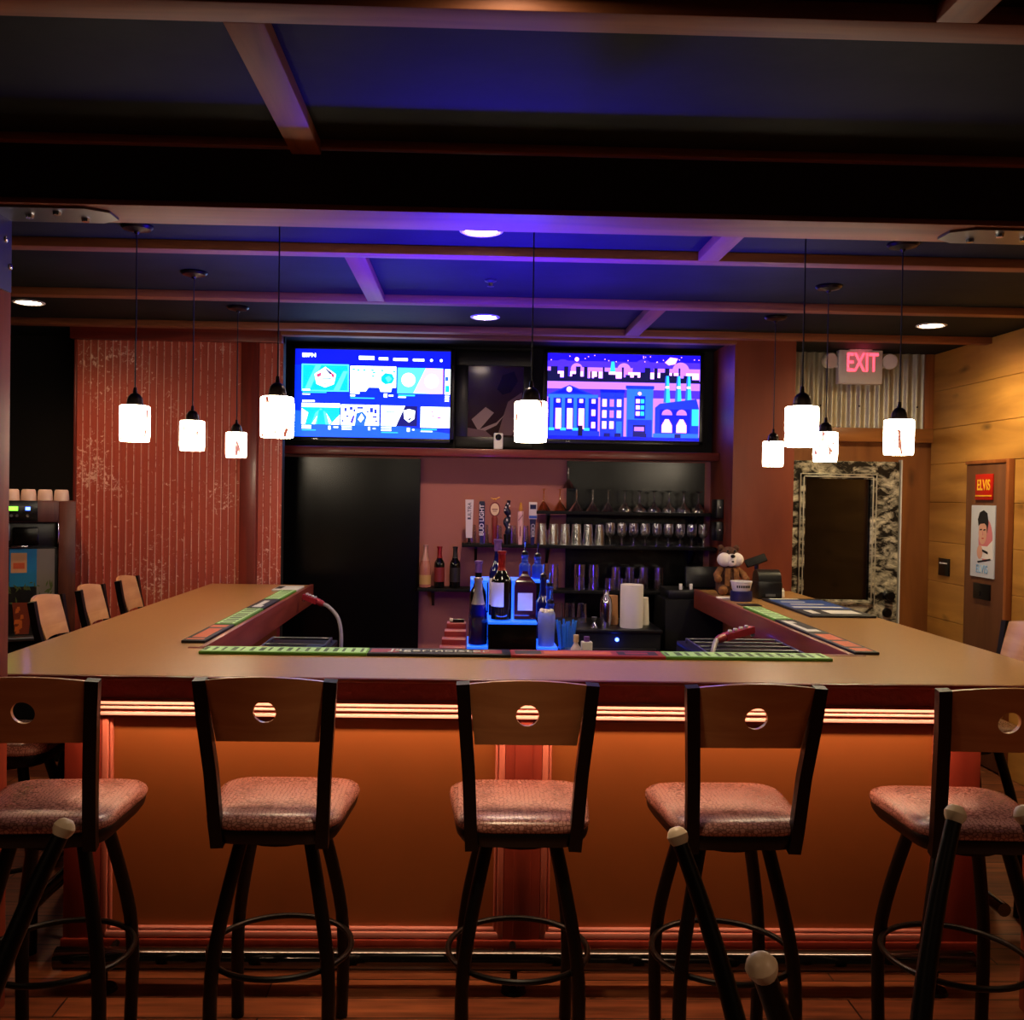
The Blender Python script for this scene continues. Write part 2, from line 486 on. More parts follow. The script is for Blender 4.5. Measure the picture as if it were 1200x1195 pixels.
struct(MB().box(-2.615, -2.6, 6.54, 6.62, 0, 2.66, 'red_wood', .002).build('trim_3'))

# galvanised corrugated sheet over the door
b = MB(); p = .068; n = 0; x = 2.18
while x < 3.25:
    ph = lambda q: 6.985 - .011 * cos(2 * pi * (q - 2.18) / p)
    q = x + p / 8
    b.quad([(x, ph(x), 2.2), (q, ph(q), 2.2), (q, ph(q), CEIL), (x, ph(x), CEIL)], 'galvanised'); x = q
b.bm.verts.ensure_lookup_table(); bmesh.ops.remove_doubles(b.bm, verts=b.bm.verts, dist=.0005)
gs = struct(b.build('wall_back_galvanised', angle=80))
b = MB()
for x in (2.2, 2.5, 2.78, 3.06, 3.2): b.ball((x, 6.972, 2.36), .007, 'black_metal', u=8, v=6)
b.build('screw_heads', gs)
struct(MB().box(2.17, 3.32, 6.965, 7.03, 2.105, 2.205, 'pine_trim', .005).build('trim_4'))
struct(MB().box(3.255, 3.32, 6.97, 7.03, 2.205, CEIL, 'pine_trim_z', .004).build('trim_5'))
struct(MB().box(3.1, 3.11, 6.985, 7.03, 0, 1.98, 'white_plastic').build('trim_6'))

# front door with hammered frame and dark window
d1 = bpy.data.objects.new('door_1', None); COL.objects.link(d1); d1.location = (2.64, 7.03, 0); d1['kind'] = 'structure'
b = MB(); F = 'hammered_silver'
b.box(-.445, -.245, -.05, -.002, .01, 1.965, F); b.box(.245, .445, -.05, -.002, .01, 1.965, F)
b.box(-.245, .245, -.05, -.002, 1.85, 1.965, F); b.box(-.245, .245, -.05, -.002, .01, .955, F)
b.build('door_panel', d1)
b = MB()
for x0, x1, z0, z1 in ((-.275, -.235, .935, 1.87), (.235, .275, .935, 1.87), (-.275, .275, 1.835, 1.87), (-.275, .275, .935, .97)):
    b.box(x0, x1, -.068, -.045, z0, z1, F, .008)
for x0, x1, z0, z1 in ((-.255, -.247, .95, 1.855), (.247, .255, .95, 1.855), (-.255, .255, 1.847, 1.855), (-.255, .255, .95, .958), (-.278, -.272, .932, 1.873), (.272, .278, .932, 1.873), (-.278, .278, 1.867, 1.873)):
    b.box(x0, x1, -.073, -.05, z0, z1, 'white_metal', .002)
b.build('window_moulding', d1)
MB().box(-.245, .245, -.04, -.02, .955, 1.85, 'dark_pane').build('window_pane', d1)
MB().lathe([(0, 0), (.034, 0), (.034, .01), (.02, .02), (.02, .04), (.032, .05), (.03, .07), (0, .075)], 'black_metal', seg=20).build('door_knob', d1, (.375, -.05, 1.005), (pi / 2, 0, 0))
MB().lathe([(0, 0), (.034, 0), (.034, .015), (.026, .025), (0, .026)], 'black_metal', seg=20).build('deadbolt', d1, (.375, -.05, .88), (pi / 2, 0, 0))

# side door on the pine wall
d2 = bpy.data.objects.new('door_2', None); COL.objects.link(d2); d2.location = (3.32, 6.17, 0); d2['kind'] = 'structure'
MB().box(-.03, -.001, -.235, .255, .01, 1.93, 'slab_door', .003).build('door_leaf', d2)
b = MB(); b.box(-.04, -.001, -.272, -.237, 0, 1.955, 'pine_trim_z', .004); b.box(-.038, -.001, -.237, .262, 1.931, 1.955, 'pine_trim_z', .004)
b.build('door_frame', d2)

# ceiling battens (trim) and the big beam with its posts
def batten_x(i, y0, y1, x0=-3.6, x1=3.4): struct(MB().box(x0, x1, y0, y1, 2.7, CEIL, 'batten_wood', .003).build('trim_%d' % i))
def batten_y(i, x, y0, y1): struct(MB().box(x - .045, x + .045, y0, y1, 2.7, CEIL, 'batten_wood_long', .003).build('trim_%d' % i))
batten_x(7, 2.08, 2.17); batten_x(8, 4.21, 4.29); batten_x(9, 5.26, 5.34); batten_x(10, 6.2, 6.28)
batten_y(11, -.51, 2.17, 3.0); batten_y(12, -.515, 4.29, 5.26); batten_y(13, 1.01, 3.2, 4.21); batten_y(14, 1.01, 5.34, 6.2); batten_y(15, 1.02, .5, 2.08)
struct(MB().box(-3.6, 3.4, 6.44, 6.52, 2.69, CEIL, 'batten_wood', .003).build('trim_16')) if False else None
struct(MB().box(-1.25, 1.75, 6.46, 6.54, 2.705, CEIL, 'batten_wood', .003).build('trim_16'))
b = MB(); b.box(-3.6, 3.4, 3.004, 3.196, 2.552, CEIL - .001, 'beam_wood_shaded'); b.box(-3.6, 3.4, 3.0, 3.2, 2.535, 2.553, 'beam_wood', .003)
b.box(-3.6, 3.4, 2.975, 3.005, 2.715, CEIL, 'batten_wood', .002)
beam = struct(b.build('beam'))
for x0, x1 in ((-1.7, -1.48), (1.855, 2.06)):
    c = struct(MB().box(x0, x1, 3.0, 3.2, 0, 2.534, 'column_wood', .006).build('column'))
    s = 1 if x0 < 0 else -1
    xi = x1 if x0 < 0 else x0
    b = MB()
    b.box(min(xi, xi + s * .3), max(xi, xi + s * .3), 3.02, 3.18, 2.527, 2.5345, 'steel')
    b.prism([(xi + s * .3, 3.02), (xi + s * .36, 3.06), (xi + s * .36, 3.14), (xi + s * .3, 3.18)], 'Z', 2.527, 2.5345, 'steel')
    b.box(min(xi, xi + s * .008), max(xi, xi + s * .008), 3.02, 3.18, 2.3, 2.5345, 'steel')
    b.build('bracket', c)
    b = MB()
    for t, y in ((.1, 3.1), (.2, 3.06), (.26, 3.13)): b.lathe([(0, -.01), (.012, -.01), (.014, 0)], 'chrome', (xi + s * t, y, 2.527), 8)
    for y, z in ((3.14, 2.46), (3.17, 2.38)):
        b.ball((xi + s * .009, y, z), .011, 'chrome', (.6, 1, 1), 10, 6)
    b.build('bolt_heads', c)

# alcove: black panels behind the bar, red wood shelf board under the screens
struct(MB().box(-1.7, -.355, 7.05, 7.099, 0, 1.93, 'black_gloss').build('wall_back_black_panel'))
struct(MB().box(.70, 1.70, 7.07, 7.099, 0, 1.935, 'black_gloss').build('wall_back_chalk_panel'))
struct(MB().box(-1.7, 1.75, 7.085, 7.0995, 2.0, CEIL, 'black_wall').build('wall_back_upper'))
tag(MB().box(-1.6, 1.748, 6.85, 7.084, 1.945, 2.0, 'red_wood_x', .004).build('wall_ledge'), 'long red wooden ledge board running beneath both televisions', 'shelf')

# ------------------------------------------------------------------ the bar
bar = thing('bar_counter', 'U-shaped bar counter with tan laminate top and orange-lit front panels', 'bar', (.235, 4.9, 0))
ox, oy = .235, 4.9
def bb(x0, x1, y0, y1, z0, z1, m, mb=None, bev=0.):
    return (mb or MB()).box(x0 - ox, x1 - ox, y0 - oy, y1 - oy, z0, z1, m, bev)
U = [(BX0, CF), (BX1, CF), (BX1, CB), (IX1, CB), (IX1, CI), (IX0, CI), (IX0, CB - .03), (BX0, CB - .03)]
b = MB(); b.prism([(x - ox, y - oy) for x, y in U], 'Z', 1.035, 1.07, 'laminate'); b.build('countertop', bar)
b = MB(); bb(BX0, BX1, CF - .012, CF + .02, 1.056, 1.069, 'apron_wood', b, .004); bb(BX0, BX1, CF - .005, CF + .02, .99, 1.056, 'carved_trim', b)
bb(BX0, BX1, CF - .012, CF + .02, .985, .997, 'apron_wood', b, .004)
b.build('front_edge_trim', bar)
b = MB(); bb(BX0 - .01, BX0 + .015, CF, CB - .03, .985, 1.069, 'apron_wood_y', b, .004); b.build('side_edge_trim', bar)
b = MB(); bb(BX1 - .015, BX1 + .01, CF, CB, .985, 1.069, 'apron_wood_y', b, .004); b.build('side_edge_trim', bar)
b = MB(); bb(IX0 - .02, IX0 + .004, CI, CB - .03, .95, 1.075, 'apron_wood_y', b, .003); b.build('inner_edge_board', bar)
b = MB(); bb(IX1 - .004, IX1 + .02, CI, CB, .95, 1.075, 'apron_wood_y', b, .003); b.build('inner_edge_board', bar)
b = MB(); bb(IX0 - .06, IX1 + .06, CI - .02, CI + .004, .95, 1.073, 'apron_wood', b, .003); b.build('inner_edge_board', bar)
# base carcass: front, two sides
b = MB(); bb(-1.39, 1.83, 3.45, 3.6, 0, 1.035, 'panel_paint', b); bb(-1.39, -1.25, 3.6, 6.45, 0, 1.035, 'panel_paint', b); bb(1.69, 1.83, 3.6, 6.45, 0, 1.035, 'panel_paint', b)
b.build('base_panel', bar)
for x0, x1 in ((-1.39, -1.262), (.14, .27), (1.70, 1.83)):
    b = MB(); bb(x0, x1, 3.425, 3.452, .0, .945, 'pilaster_wood', b, .003)
    if x0 == .14: bb(x0 + .035, x1 - .035, 3.42, 3.43, .13, .9, 'pilaster_wood', b, .002)
    b.build('pilaster', bar)
# crown moulding, ridged
b = MB()
for z0, z1, y in ((.938, .962, 3.402), (.922, .931, 3.404), (.899, .911, 3.408)): bb(-1.395, 1.835, y, 3.452, z0, z1, 'crown_wood_lit', b, .003)
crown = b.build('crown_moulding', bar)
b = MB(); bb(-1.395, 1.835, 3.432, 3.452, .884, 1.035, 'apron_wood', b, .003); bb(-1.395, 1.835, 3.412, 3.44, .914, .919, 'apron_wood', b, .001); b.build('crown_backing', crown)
b = MB()
for z0, z1, y, m in ((.06, .085, 3.42, 'pilaster_wood'), (.088, .118, 3.415, 'pilaster_wood'), (0., .06, 3.435, 'pilaster_wood')): bb(-1.395, 1.835, y, 3.452, z0, z1, m, b, .003)
b.build('base_moulding', bar)
# picture-frame mouldings round the two bays
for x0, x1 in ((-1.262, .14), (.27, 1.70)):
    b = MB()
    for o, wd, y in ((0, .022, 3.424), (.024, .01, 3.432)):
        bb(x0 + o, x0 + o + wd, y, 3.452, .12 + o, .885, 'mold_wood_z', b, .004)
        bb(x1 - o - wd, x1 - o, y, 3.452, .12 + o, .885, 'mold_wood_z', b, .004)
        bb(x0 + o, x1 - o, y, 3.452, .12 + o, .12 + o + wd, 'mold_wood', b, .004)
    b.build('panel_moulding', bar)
b = MB(); bb(-1.36, 1.8, 3.31, 3.33, 1.022, 1.034, 'led_warm', b); b.build('light_strip', bar)
# foot rail
b = MB()
def rp(*p): return [(x - ox, y - oy, z) for x, y, z in p]
b.tube(rp((-1.36, 3.3, .106), (1.75, 3.3, .106)), .037, 'rail_metal', 18); fr = b.build('foot_rail', bar)
for x in (-1.2, .175, 1.62):
    b = MB(); b.tube(rp((x, 3.3, .075), (x, 3.3, .012)), .012, 'black_metal', 10); b.lathe([(0, .014), (.04, .012), (.045, .001), (0, .001)], 'black_metal', (x - ox, 3.3 - oy, 0), 16)
    b.tube(rp((x, 3.3, .106), (x, 3.425, .106)), .012, 'black_metal', 8)
    b.build('rail_bracket', fr)
for x, xb in ((-1.53, -1.39), (1.97, 1.83)):
    b = MB(); b.tube(rp((x, 3.5, .2), (x, 6.3, .2)), .025, 'rail_metal', 14); fr = b.build('foot_rail', bar)
    for y in (3.75, 5.0, 6.1):
        b = MB(); b.tube(rp((x, y, .2), (xb, y, .2)), .011, 'black_metal', 8); b.build('rail_bracket', fr)

# ------------------------------------------------------------------ bar stools
def rtrap(wf, wr, d, rad, k=7, yo=0.):
    """rounded trapezoid outline, front (+y) width wf, rear width wr"""
    cs = [(wf / 2, d / 2), (-wf / 2, d / 2), (-wr / 2, -d / 2), (wr / 2, -d / 2)]
    out = []
    for i in range(4):
        p0, p, p1 = Vector(cs[i - 1]), Vector(cs[i]), Vector(cs[(i + 1) % 4])
        a = (p0 - p).normalized(); c = (p1 - p).normalized()
        A, C = p + a * rad, p + c * rad
        for t in range(k + 1):
            t /= k
            q = A * (1 - t) ** 2 + p * 2 * t * (1 - t) + C * t * t
            out.append((q.x, q.y + yo))
    return out

def loft(mb, rings, m, top=True, bottom=True):
    bm = mb.bm; i = mb.mi(m)
    R = [[bm.verts.new(p) for p in r] for r in rings]; fs = []; n = len(R[0])
    for A, B in zip(R, R[1:]):
        for j in range(n): fs.append(bm.faces.new((A[j], A[(j + 1) % n], B[(j + 1) % n], B[j])))
    if bottom: fs.append(bm.faces.new(R[0][::-1]))
    if top: fs.append(bm.faces.new(R[-1]))
    for f in fs: f.material_index = i
    bmesh.ops.recalc_face_normals(bm, faces=fs); bm.faces.index_update()
    return mb

def cushion():
    o = rtrap(.45, .38, .42, .10)
    rs = []
    for s, z in ((.93, .722), (.975, .724), (.995, .731), (1, .740), (.985, .750), (.94, .759), (.85, .766), (.68, .771), (.45, .774), (.2, .776)):
        rs.append([(x * s, y * s, z) for x, y in o])
    return loft(MB(), rs, 'croc_vinyl')

def backrest(hr=.031):
    """curved plywood panel with a round hole, trapezoid with an arched top"""
    b = MB(); bm = b.bm; i = b.mi('stool_ply')
    N, Mr = 56, 7; hz = 1.078
    zt, zb, wt, wb = 1.163, .985, .163, .142
    def rect(a):
        dx, dz = cos(a), sin(a); best = 1e9
        # ray against the four sides about (0,hz)
        for k in range(1, 400):
            t = k * .001
            x, z = dx * t, hz + dz * t
            f = (z - zb) / (zt - zb); wv = wb + (wt - wb) * f
            ztop = zt + .016 * (1 - (x / wt) ** 2)
            zbot = zb + .006 * (1 - (x / wb) ** 2)
            if abs(x) > wv or z > ztop or z < zbot: return x, z
        return x, z
    # corners must be hit: build the angle list with them in
    angs = sorted([2 * pi * k / N for k in range(N)] + [math.atan2(zt - hz, s * wt) % (2 * pi) for s in (1, -1)] + [math.atan2(zb - hz, s * wb) % (2 * pi) for s in (1, -1)])
    def bend(x, z, th):
        y = -.29 + (1.163 - z) * .33 - .028 * (1 - (x / .17) ** 2)
        return Vector((x, y + th, z))
    layers = []
    for th in (0, .014):
        L = []
        for a in angs:
            rx_, rz_ = rect(a); col = []
            for j in range(Mr + 1):
                t = j / Mr
                x = hr * cos(a) * (1 - t) + rx_ * t; z = (hz + hr * sin(a)) * (1 - t) + rz_ * t
                col.append(bm.verts.new(bend(x, z, th)))
            L.append(col)
        layers.append(L)
    fs = []; K = len(angs)
    for k in range(K):
        k2 = (k + 1) % K
        for L in layers:
            for j in range(Mr): fs.append(bm.faces.new((L[k][j], L[k2][j], L[k2][j + 1], L[k][j + 1])))
        for j in (0, Mr): fs.append(bm.faces.new((layers[0][k][j], layers[0][k2][j], layers[1][k2][j], layers[1][k][j])))
    for f in fs: f.material_index = i
    bmesh.ops.recalc_face_normals(bm, faces=fs)
    return b

def curve_leg(sx, sy, H=.7, top=.095, foot=.165, belly=.172, r=.02):
    P = []
    for t in range(13):
        z = H * (1 - t / 12)
        q = 1 - z / H
        a = top + (belly - top) * min(1, (q / .55)) ** 0.9 if q < .55 else belly + (foot - belly) * (q - .55) / .45
        P.append((q, z, a))
    # smooth the offsets so the bend is a curve
    A = [p[2] for p in P]
    for _ in range(3): A = [A[0]] + [(A[k - 1] + A[k] + A[k + 1]) / 3 for k in range(1, len(A) - 1)] + [A[-1]]
    return [(sx * a, sy * a, max(p[1], .002)) for a, p in zip(A, P)]

def make_stool():
    t = thing('bar_stool', 'x', 'bar stool', (0, 0, 0))
    cushion().build('seat', t, angle=60)
    o = rtrap(.42, .36, .40, .09)
    loft(MB(), [[(x * s, y * s, z) for x, y in o] for s, z in ((.8, .672), (.95, .68), (1.02, .70), (1.04, .716), (1.03, .724))], 'black_metal').build('seat_pan', t)
    backrest().build('backrest', t, angle=40)
    for s in (1, -1):
        b = MB(); b.bar([(s * .147, -.185, .675), (s * .15, -.2, .735), (s * .158, -.228, .9), (s * .17, -.262, 1.05), (s * .178, -.28, 1.165)], .036, .03, 'black_metal', (1, 0, 0)); b.build('back_post', t)
        for q in (1, -1):
            MB().tube(curve_leg(s, q, .685), .02, 'black_metal', 12).build('leg', t)
    b = MB(); b.tube([(.212 * cos(2 * pi * k / 48), .212 * sin(2 * pi * k / 48), .305) for k in range(48)], .009, 'black_metal', 10, True); b.build('foot_ring', t)
    b = MB(); b.lathe([(0, .672), (.11, .672), (.12, .66), (.12, .648), (0, .648)], 'black_metal', (0, 0, 0), 20)
    b.build('swivel_plate', t)
    return t

stool = make_stool()
po = backrest(.0006).build('backrest', None, angle=40); plain = po.data; bpy.data.objects.remove(po)
GS = 'bar stools round the bar'
front = [(-1.2, 2.93, .06, 'wooden-back bar stool at the left end of the front row, beside the left post'),
         (-.55, 2.97, .0, 'second bar stool from the left in the front row, its seat over the left panel'),
         (.168, 2.96, .0, 'middle bar stool of the front row, before the central pilaster'),
         (.79, 2.95, .02, 'second bar stool from the right in the front row, behind the upturned stool'),
         (1.50, 2.93, -.04, 'wooden-back bar stool at the right end of the front row, cut by the frame')]
for k, (x, y, a, l) in enumerate(front):
    if k == 0:
        stool.location = (x, y, 0); stool.rotation_euler = (0, 0, a); stool['label'] = l; stool['group'] = GS
    else: dup(stool, (x, y, 0), a, l, GS)
for x, y, a, l in [(-1.72, 3.72, -pi / 2, 'bar stool beyond the left end stool, mostly hidden beneath the counter corner'),
                   (-1.69, 4.65, -pi / 2 + .05, 'bar stool nearest the beverage dispenser, pale back above the left counter'),
                   (-1.69, 5.18, -pi / 2 + .05, 'bar stool along the left counter, middle pale back of the three'),
                   (-1.69, 5.73, -pi / 2 + .05, 'bar stool along the left counter, farthest pale back before the red corrugated wall'),
                   (2.09, 4.07, pi / 2, 'bar stool on the right side of the bar, back above the counter edge')]:
    d = dup(stool, (x, y, 0), a, l, GS)
    if 'pale' in l:                                   # the three along the left counter have plain backs
        for c in d.children:
            if c.name.startswith('backrest'): c.data = plain

# ------------------------------------------------------------------ upturned stools on the table by the camera
wood('table_wood', (60, 34, 22), (90, 54, 36), 'X', 1.4, 9, .4)
tb = thing('dining_table', 'dark wooden table in the foreground under the upturned stools', 'table', (.12, 1.0, 0))
MB().box(-1.35, 1.35, -.36, .4, .70, .728, 'table_wood', .006).build('tabletop', tb)
for x in (-1.25, 1.25):
    for y in (-.28, .32): MB().box(x - .03, x + .03, y - .03, y + .03, 0, .70, 'black_metal', .004).build('leg', tb)
def upturned(label, loc, rz=0.):
    t = thing('upturned_stool', label, 'stool', loc, rz, 'stools upturned on the foreground table')
    o = rtrap(.40, .36, .38, .09)
    loft(MB(), [[(x * s, y * s, z) for x, y in o] for s, z in ((.85, .0), (1, .012), (1, .04), (.95, .055))], 'croc_vinyl').build('seat', t)
    loft(MB(), [[(x * s, y * s, z) for x, y in o] for s, z in ((.93, .054), (.95, .07), (.7, .085))], 'black_metal').build('seat_pan', t)
    return t
def up_legs(t, tips):
    for (sx, sy, tip) in tips:
        pts = []
        x1, y1, z1 = tip; x0, y0, z0 = sx * .09, sy * .10, .07
        for k in range(11):
            q = k / 10
            e = q ** 1.7
            pts.append((x0 + (x1 - x0) * e, y0 + (y1 - y0) * q, z0 + (z1 - z0) * q))
        lg = MB().tube(pts, [.0165 - .006 * k / 10 for k in range(11)], 'black_metal', 12).build('leg', t)
        d = Vector(pts[-1]) - Vector(pts[-2])
        g = MB().lathe([(0, -.004), (.0105, -.004), (.0135, .002), (.0145, .008), (.0115, .014), (.007, .018), (0, .019)], 'tan_glide', seg=16)
        g.xform(Matrix.Translation(Vector(tip)) @ d.to_track_quat('Z', 'Y').to_matrix().to_4x4())
        g.build('glide', lg)['label'] = 'pale tan leg glide'
t = upturned('upturned stool with two pale-tipped legs crossing before the second stool from the right', (.47, 1.07, .729))
up_legs(t, [(-1, 1, (-.182, .23, .492)), (-1, -1, (-.205, -.22, .535)), (1, 1, (.19, .23, .525)), (1, -1, (.19, -.22, .53))])
t = upturned('upturned stool at lower left, one pale leg tip before the left end stool', (-.722, 1.07, .729))
up_legs(t, [(-1, 1, (-.19, .23, .5)), (-1, -1, (-.19, -.22, .5)), (1, 1, (.192, .23, .497)), (1, -1, (.19, -.22, .5))])
t = upturned('upturned stool at the right frame edge, pale leg tip cut by the frame', (.942, 1.07, .729))
up_legs(t, [(-1, 1, (-.183, .23, .525)), (-1, -1, (-.19, -.22, .5)), (1, 1, (.19, .23, .5)), (1, -1, (.19, -.22, .5))])

# ------------------------------------------------------------------ pendants
def pendant(first=None):
    t = thing('pendant_lamp', 'x', 'pendant lamp', (0, 0, CEIL), group='art-glass pendants over the bar')
    MB().lathe([(0, 0), (.062, 0), (.064, -.006), (.055, -.016), (.012, -.026), (.006, -.036), (0, -.036)], 'bronze', seg=24).build('ceiling_canopy', t)
    MB().tube([(0, 0, -.03), (.001, 0, -.35), (0, 0, -.655)], .0028, 'cord_black', 6).build('cord', t)
    MB().lathe([(0, -.65), (.006, -.65), (.008, -.672), (.018, -.677), (.026, -.687), (.030, -.70), (.031, -.712), (.034, -.716), (.034, -.723), (0, -.723)], 'bronze', seg=20).build('socket_cap', t)
    MB().lathe([(.03, -.7235), (.060, -.7235), (.065, -.728), (.066, -.76), (.0655, -.86), (.063, -.882), (.059, -.884), (.061, -.87), (.062, -.76), (.06, -.73), (.03, -.728)], 'lamp_glass', seg=28).xform(Matrix.Translation((0, 0, -.722)) @ Matrix.Diagonal((.9, .9, .9, 1)) @ Matrix.Translation((0, 0, .722))).build('lamp_shade', t, angle=60)
    return t
pend = pendant()
PL = [(-1.355, 4.0, 'glowing pendant nearest the camera of the three over the left counter'),
      (-1.355, 4.82, 'middle glowing pendant of the three hanging over the left counter'),
      (-1.352, 5.71, 'smallest-looking pendant over the left counter, before the corrugated wall edge'),
      (-.69, 3.52, 'front-row pendant hanging before the left television'),
      (.215, 3.52, 'front-row pendant at the centre, before the picture between the televisions'),
      (1.195, 3.52, 'front-row pendant on the right, before the galvanised sheet'),
      (1.762, 4.0, 'glowing pendant nearest the camera over the right counter, right of the exit sign'),
      (1.757, 4.82, 'middle pendant over the right counter, overlapped by the front-row pendant'),
      (1.757, 5.66, 'farthest pendant over the right counter, above the door frame edge')]
for k, (x, y, l) in enumerate(PL):
    o = pend if k == 0 else dup(pend, (x, y, CEIL))
    o.location = (x, y, CEIL); o['label'] = l; o['group'] = 'art-glass pendants over the bar'

# ------------------------------------------------------------------ recessed downlights
def light(kind, name, loc, energy, color, rot=(0, 0, 0), **kw):
    l = bpy.data.lights.new(name, kind); l.energy = energy; l.color = color
    for k, v in kw.items(): setattr(l, k, v)
    o = bpy.data.objects.new(name, l); COL.objects.link(o); o.location = loc; o.rotation_euler = rot
    return o
WARM, RED, GOLD = (1, .70, .42), (1, .56, .30), (1, .76, .40)
DL = [(.03, 3.95, 20, WARM, 150, 'recessed downlight just behind the big beam, above the bar front'), (.075, 5.86, 42, WARM, 165, 'recessed downlight above the bottles, before the televisions'),
      (-2.54, 5.70, 26, RED, 160, 'recessed downlight at far left above the beverage dispenser'), (2.75, 5.83, 55, GOLD, 170, 'recessed downlight at right, above the pine wall'),
      (.075, 1.95, 64, WARM, 70, 'recessed downlight at the top edge over the foreground batten')]
for k, (x, y, e, c, ang, l) in enumerate(DL):
    t = thing('ceiling_downlight', l, 'ceiling light', (x, y, CEIL), group='recessed ceiling downlights')
    MB().lathe([(.062, -.002), (.078, -.008), (.088, -.004), (.088, .0)], 'white_plastic', seg=28).build('trim_ring', t)
    MB().lathe([(0, -.004), (.064, -.004), (.064, -.001), (0, -.001)], 'downlight_glow', seg=28).build('diffuser', t)
    light('SPOT', 'downlight_and_fill', (x, y, CEIL - .02), e, c, spot_size=radians(ang), spot_blend=.9, shadow_soft_size=.05)
# unseen side downlights, plus an added fill pair behind camera for stool backs
for x, y in ((-2.5, 1.95), (2.7, 1.95), (-1.3, -.3), (1.4, -.3)):
    light('SPOT', 'downlight_and_fill', (x, y, CEIL - .02), 60 if y > 0 else 34, (1, .60, .35), spot_size=radians(68 if y > 0 else 128), spot_blend=.9, shadow_soft_size=.05)

# under-counter strip
light('AREA', 'strip_light', (.22, 3.32, 1.018), 6.6, (1, .64, .38), (radians(14), 0, 0), shape='RECTANGLE', size=3.1, size_y=.02)

tag(MB().lathe([(0, 0), (.03, 0), (.03, -.006), (.012, -.014), (.008, -.03), (.018, -.032), (0, -.036)], 'steel', seg=14).build('sprinkler_head', None, (.087, 4.856, CEIL)), 'small sprinkler head on the blue-lit ceiling panel', 'sprinkler')

# ------------------------------------------------------------------ televisions
def tv(name, label, x0, x1, z0, z1, draw):
    cx = (x0 + x1) / 2; W = x1 - x0; H = z1 - z0
    t = thing(name, label, 'television', (cx, 6.98, z0 - .03), group='televisions on the back wall')
    b = MB(); b.box(-W / 2 - .03, W / 2 + .03, .002, .06, 0, H + .05, 'black_plastic', .006)
    for a in ((-W / 2 - .03, W / 2 + .03, 0, .028), (-W / 2 - .03, W / 2 + .03, H + .03, H + .05), (-W / 2 - .03, -W / 2, 0, H + .05), (W / 2, W / 2 + .03, 0, H + .05)):
        b.box(a[0], a[1], -.008, .004, a[2], a[3], 'black_plastic', .002)
    b.build('bezel', t)
    s = MB()
    lay = [0]
    def R(u0, v0, u1, v1, m): poly([(u0, v0), (u1, v0), (u1, v1), (u0, v1)], m)
    def poly(pts, m):
        lay[0] += 1; y = -lay[0] * .00002
        s.quad([((u - .5) * W, y, .03 + v * H) for u, v in pts], m)
    def disc(u, v, r, m, n=20, ry=None):
        ry = ry or r * W / H
        poly([(u + r * cos(2 * pi * k / n), v + ry * sin(2 * pi * k / n)) for k in range(n)], m)
    draw(R, poly, disc)
    s.build('screen', t)
    MB().box(-W / 2 + .13, -W / 2 + .17, -.0095, -.0075, .01, .018, 'chrome').build('brand_badge', t)
    MB().box(-W / 2 + .3, W / 2 - .3, .06, .1, .1, H - .1, 'black_metal').build('wall_mount', t)
    return t

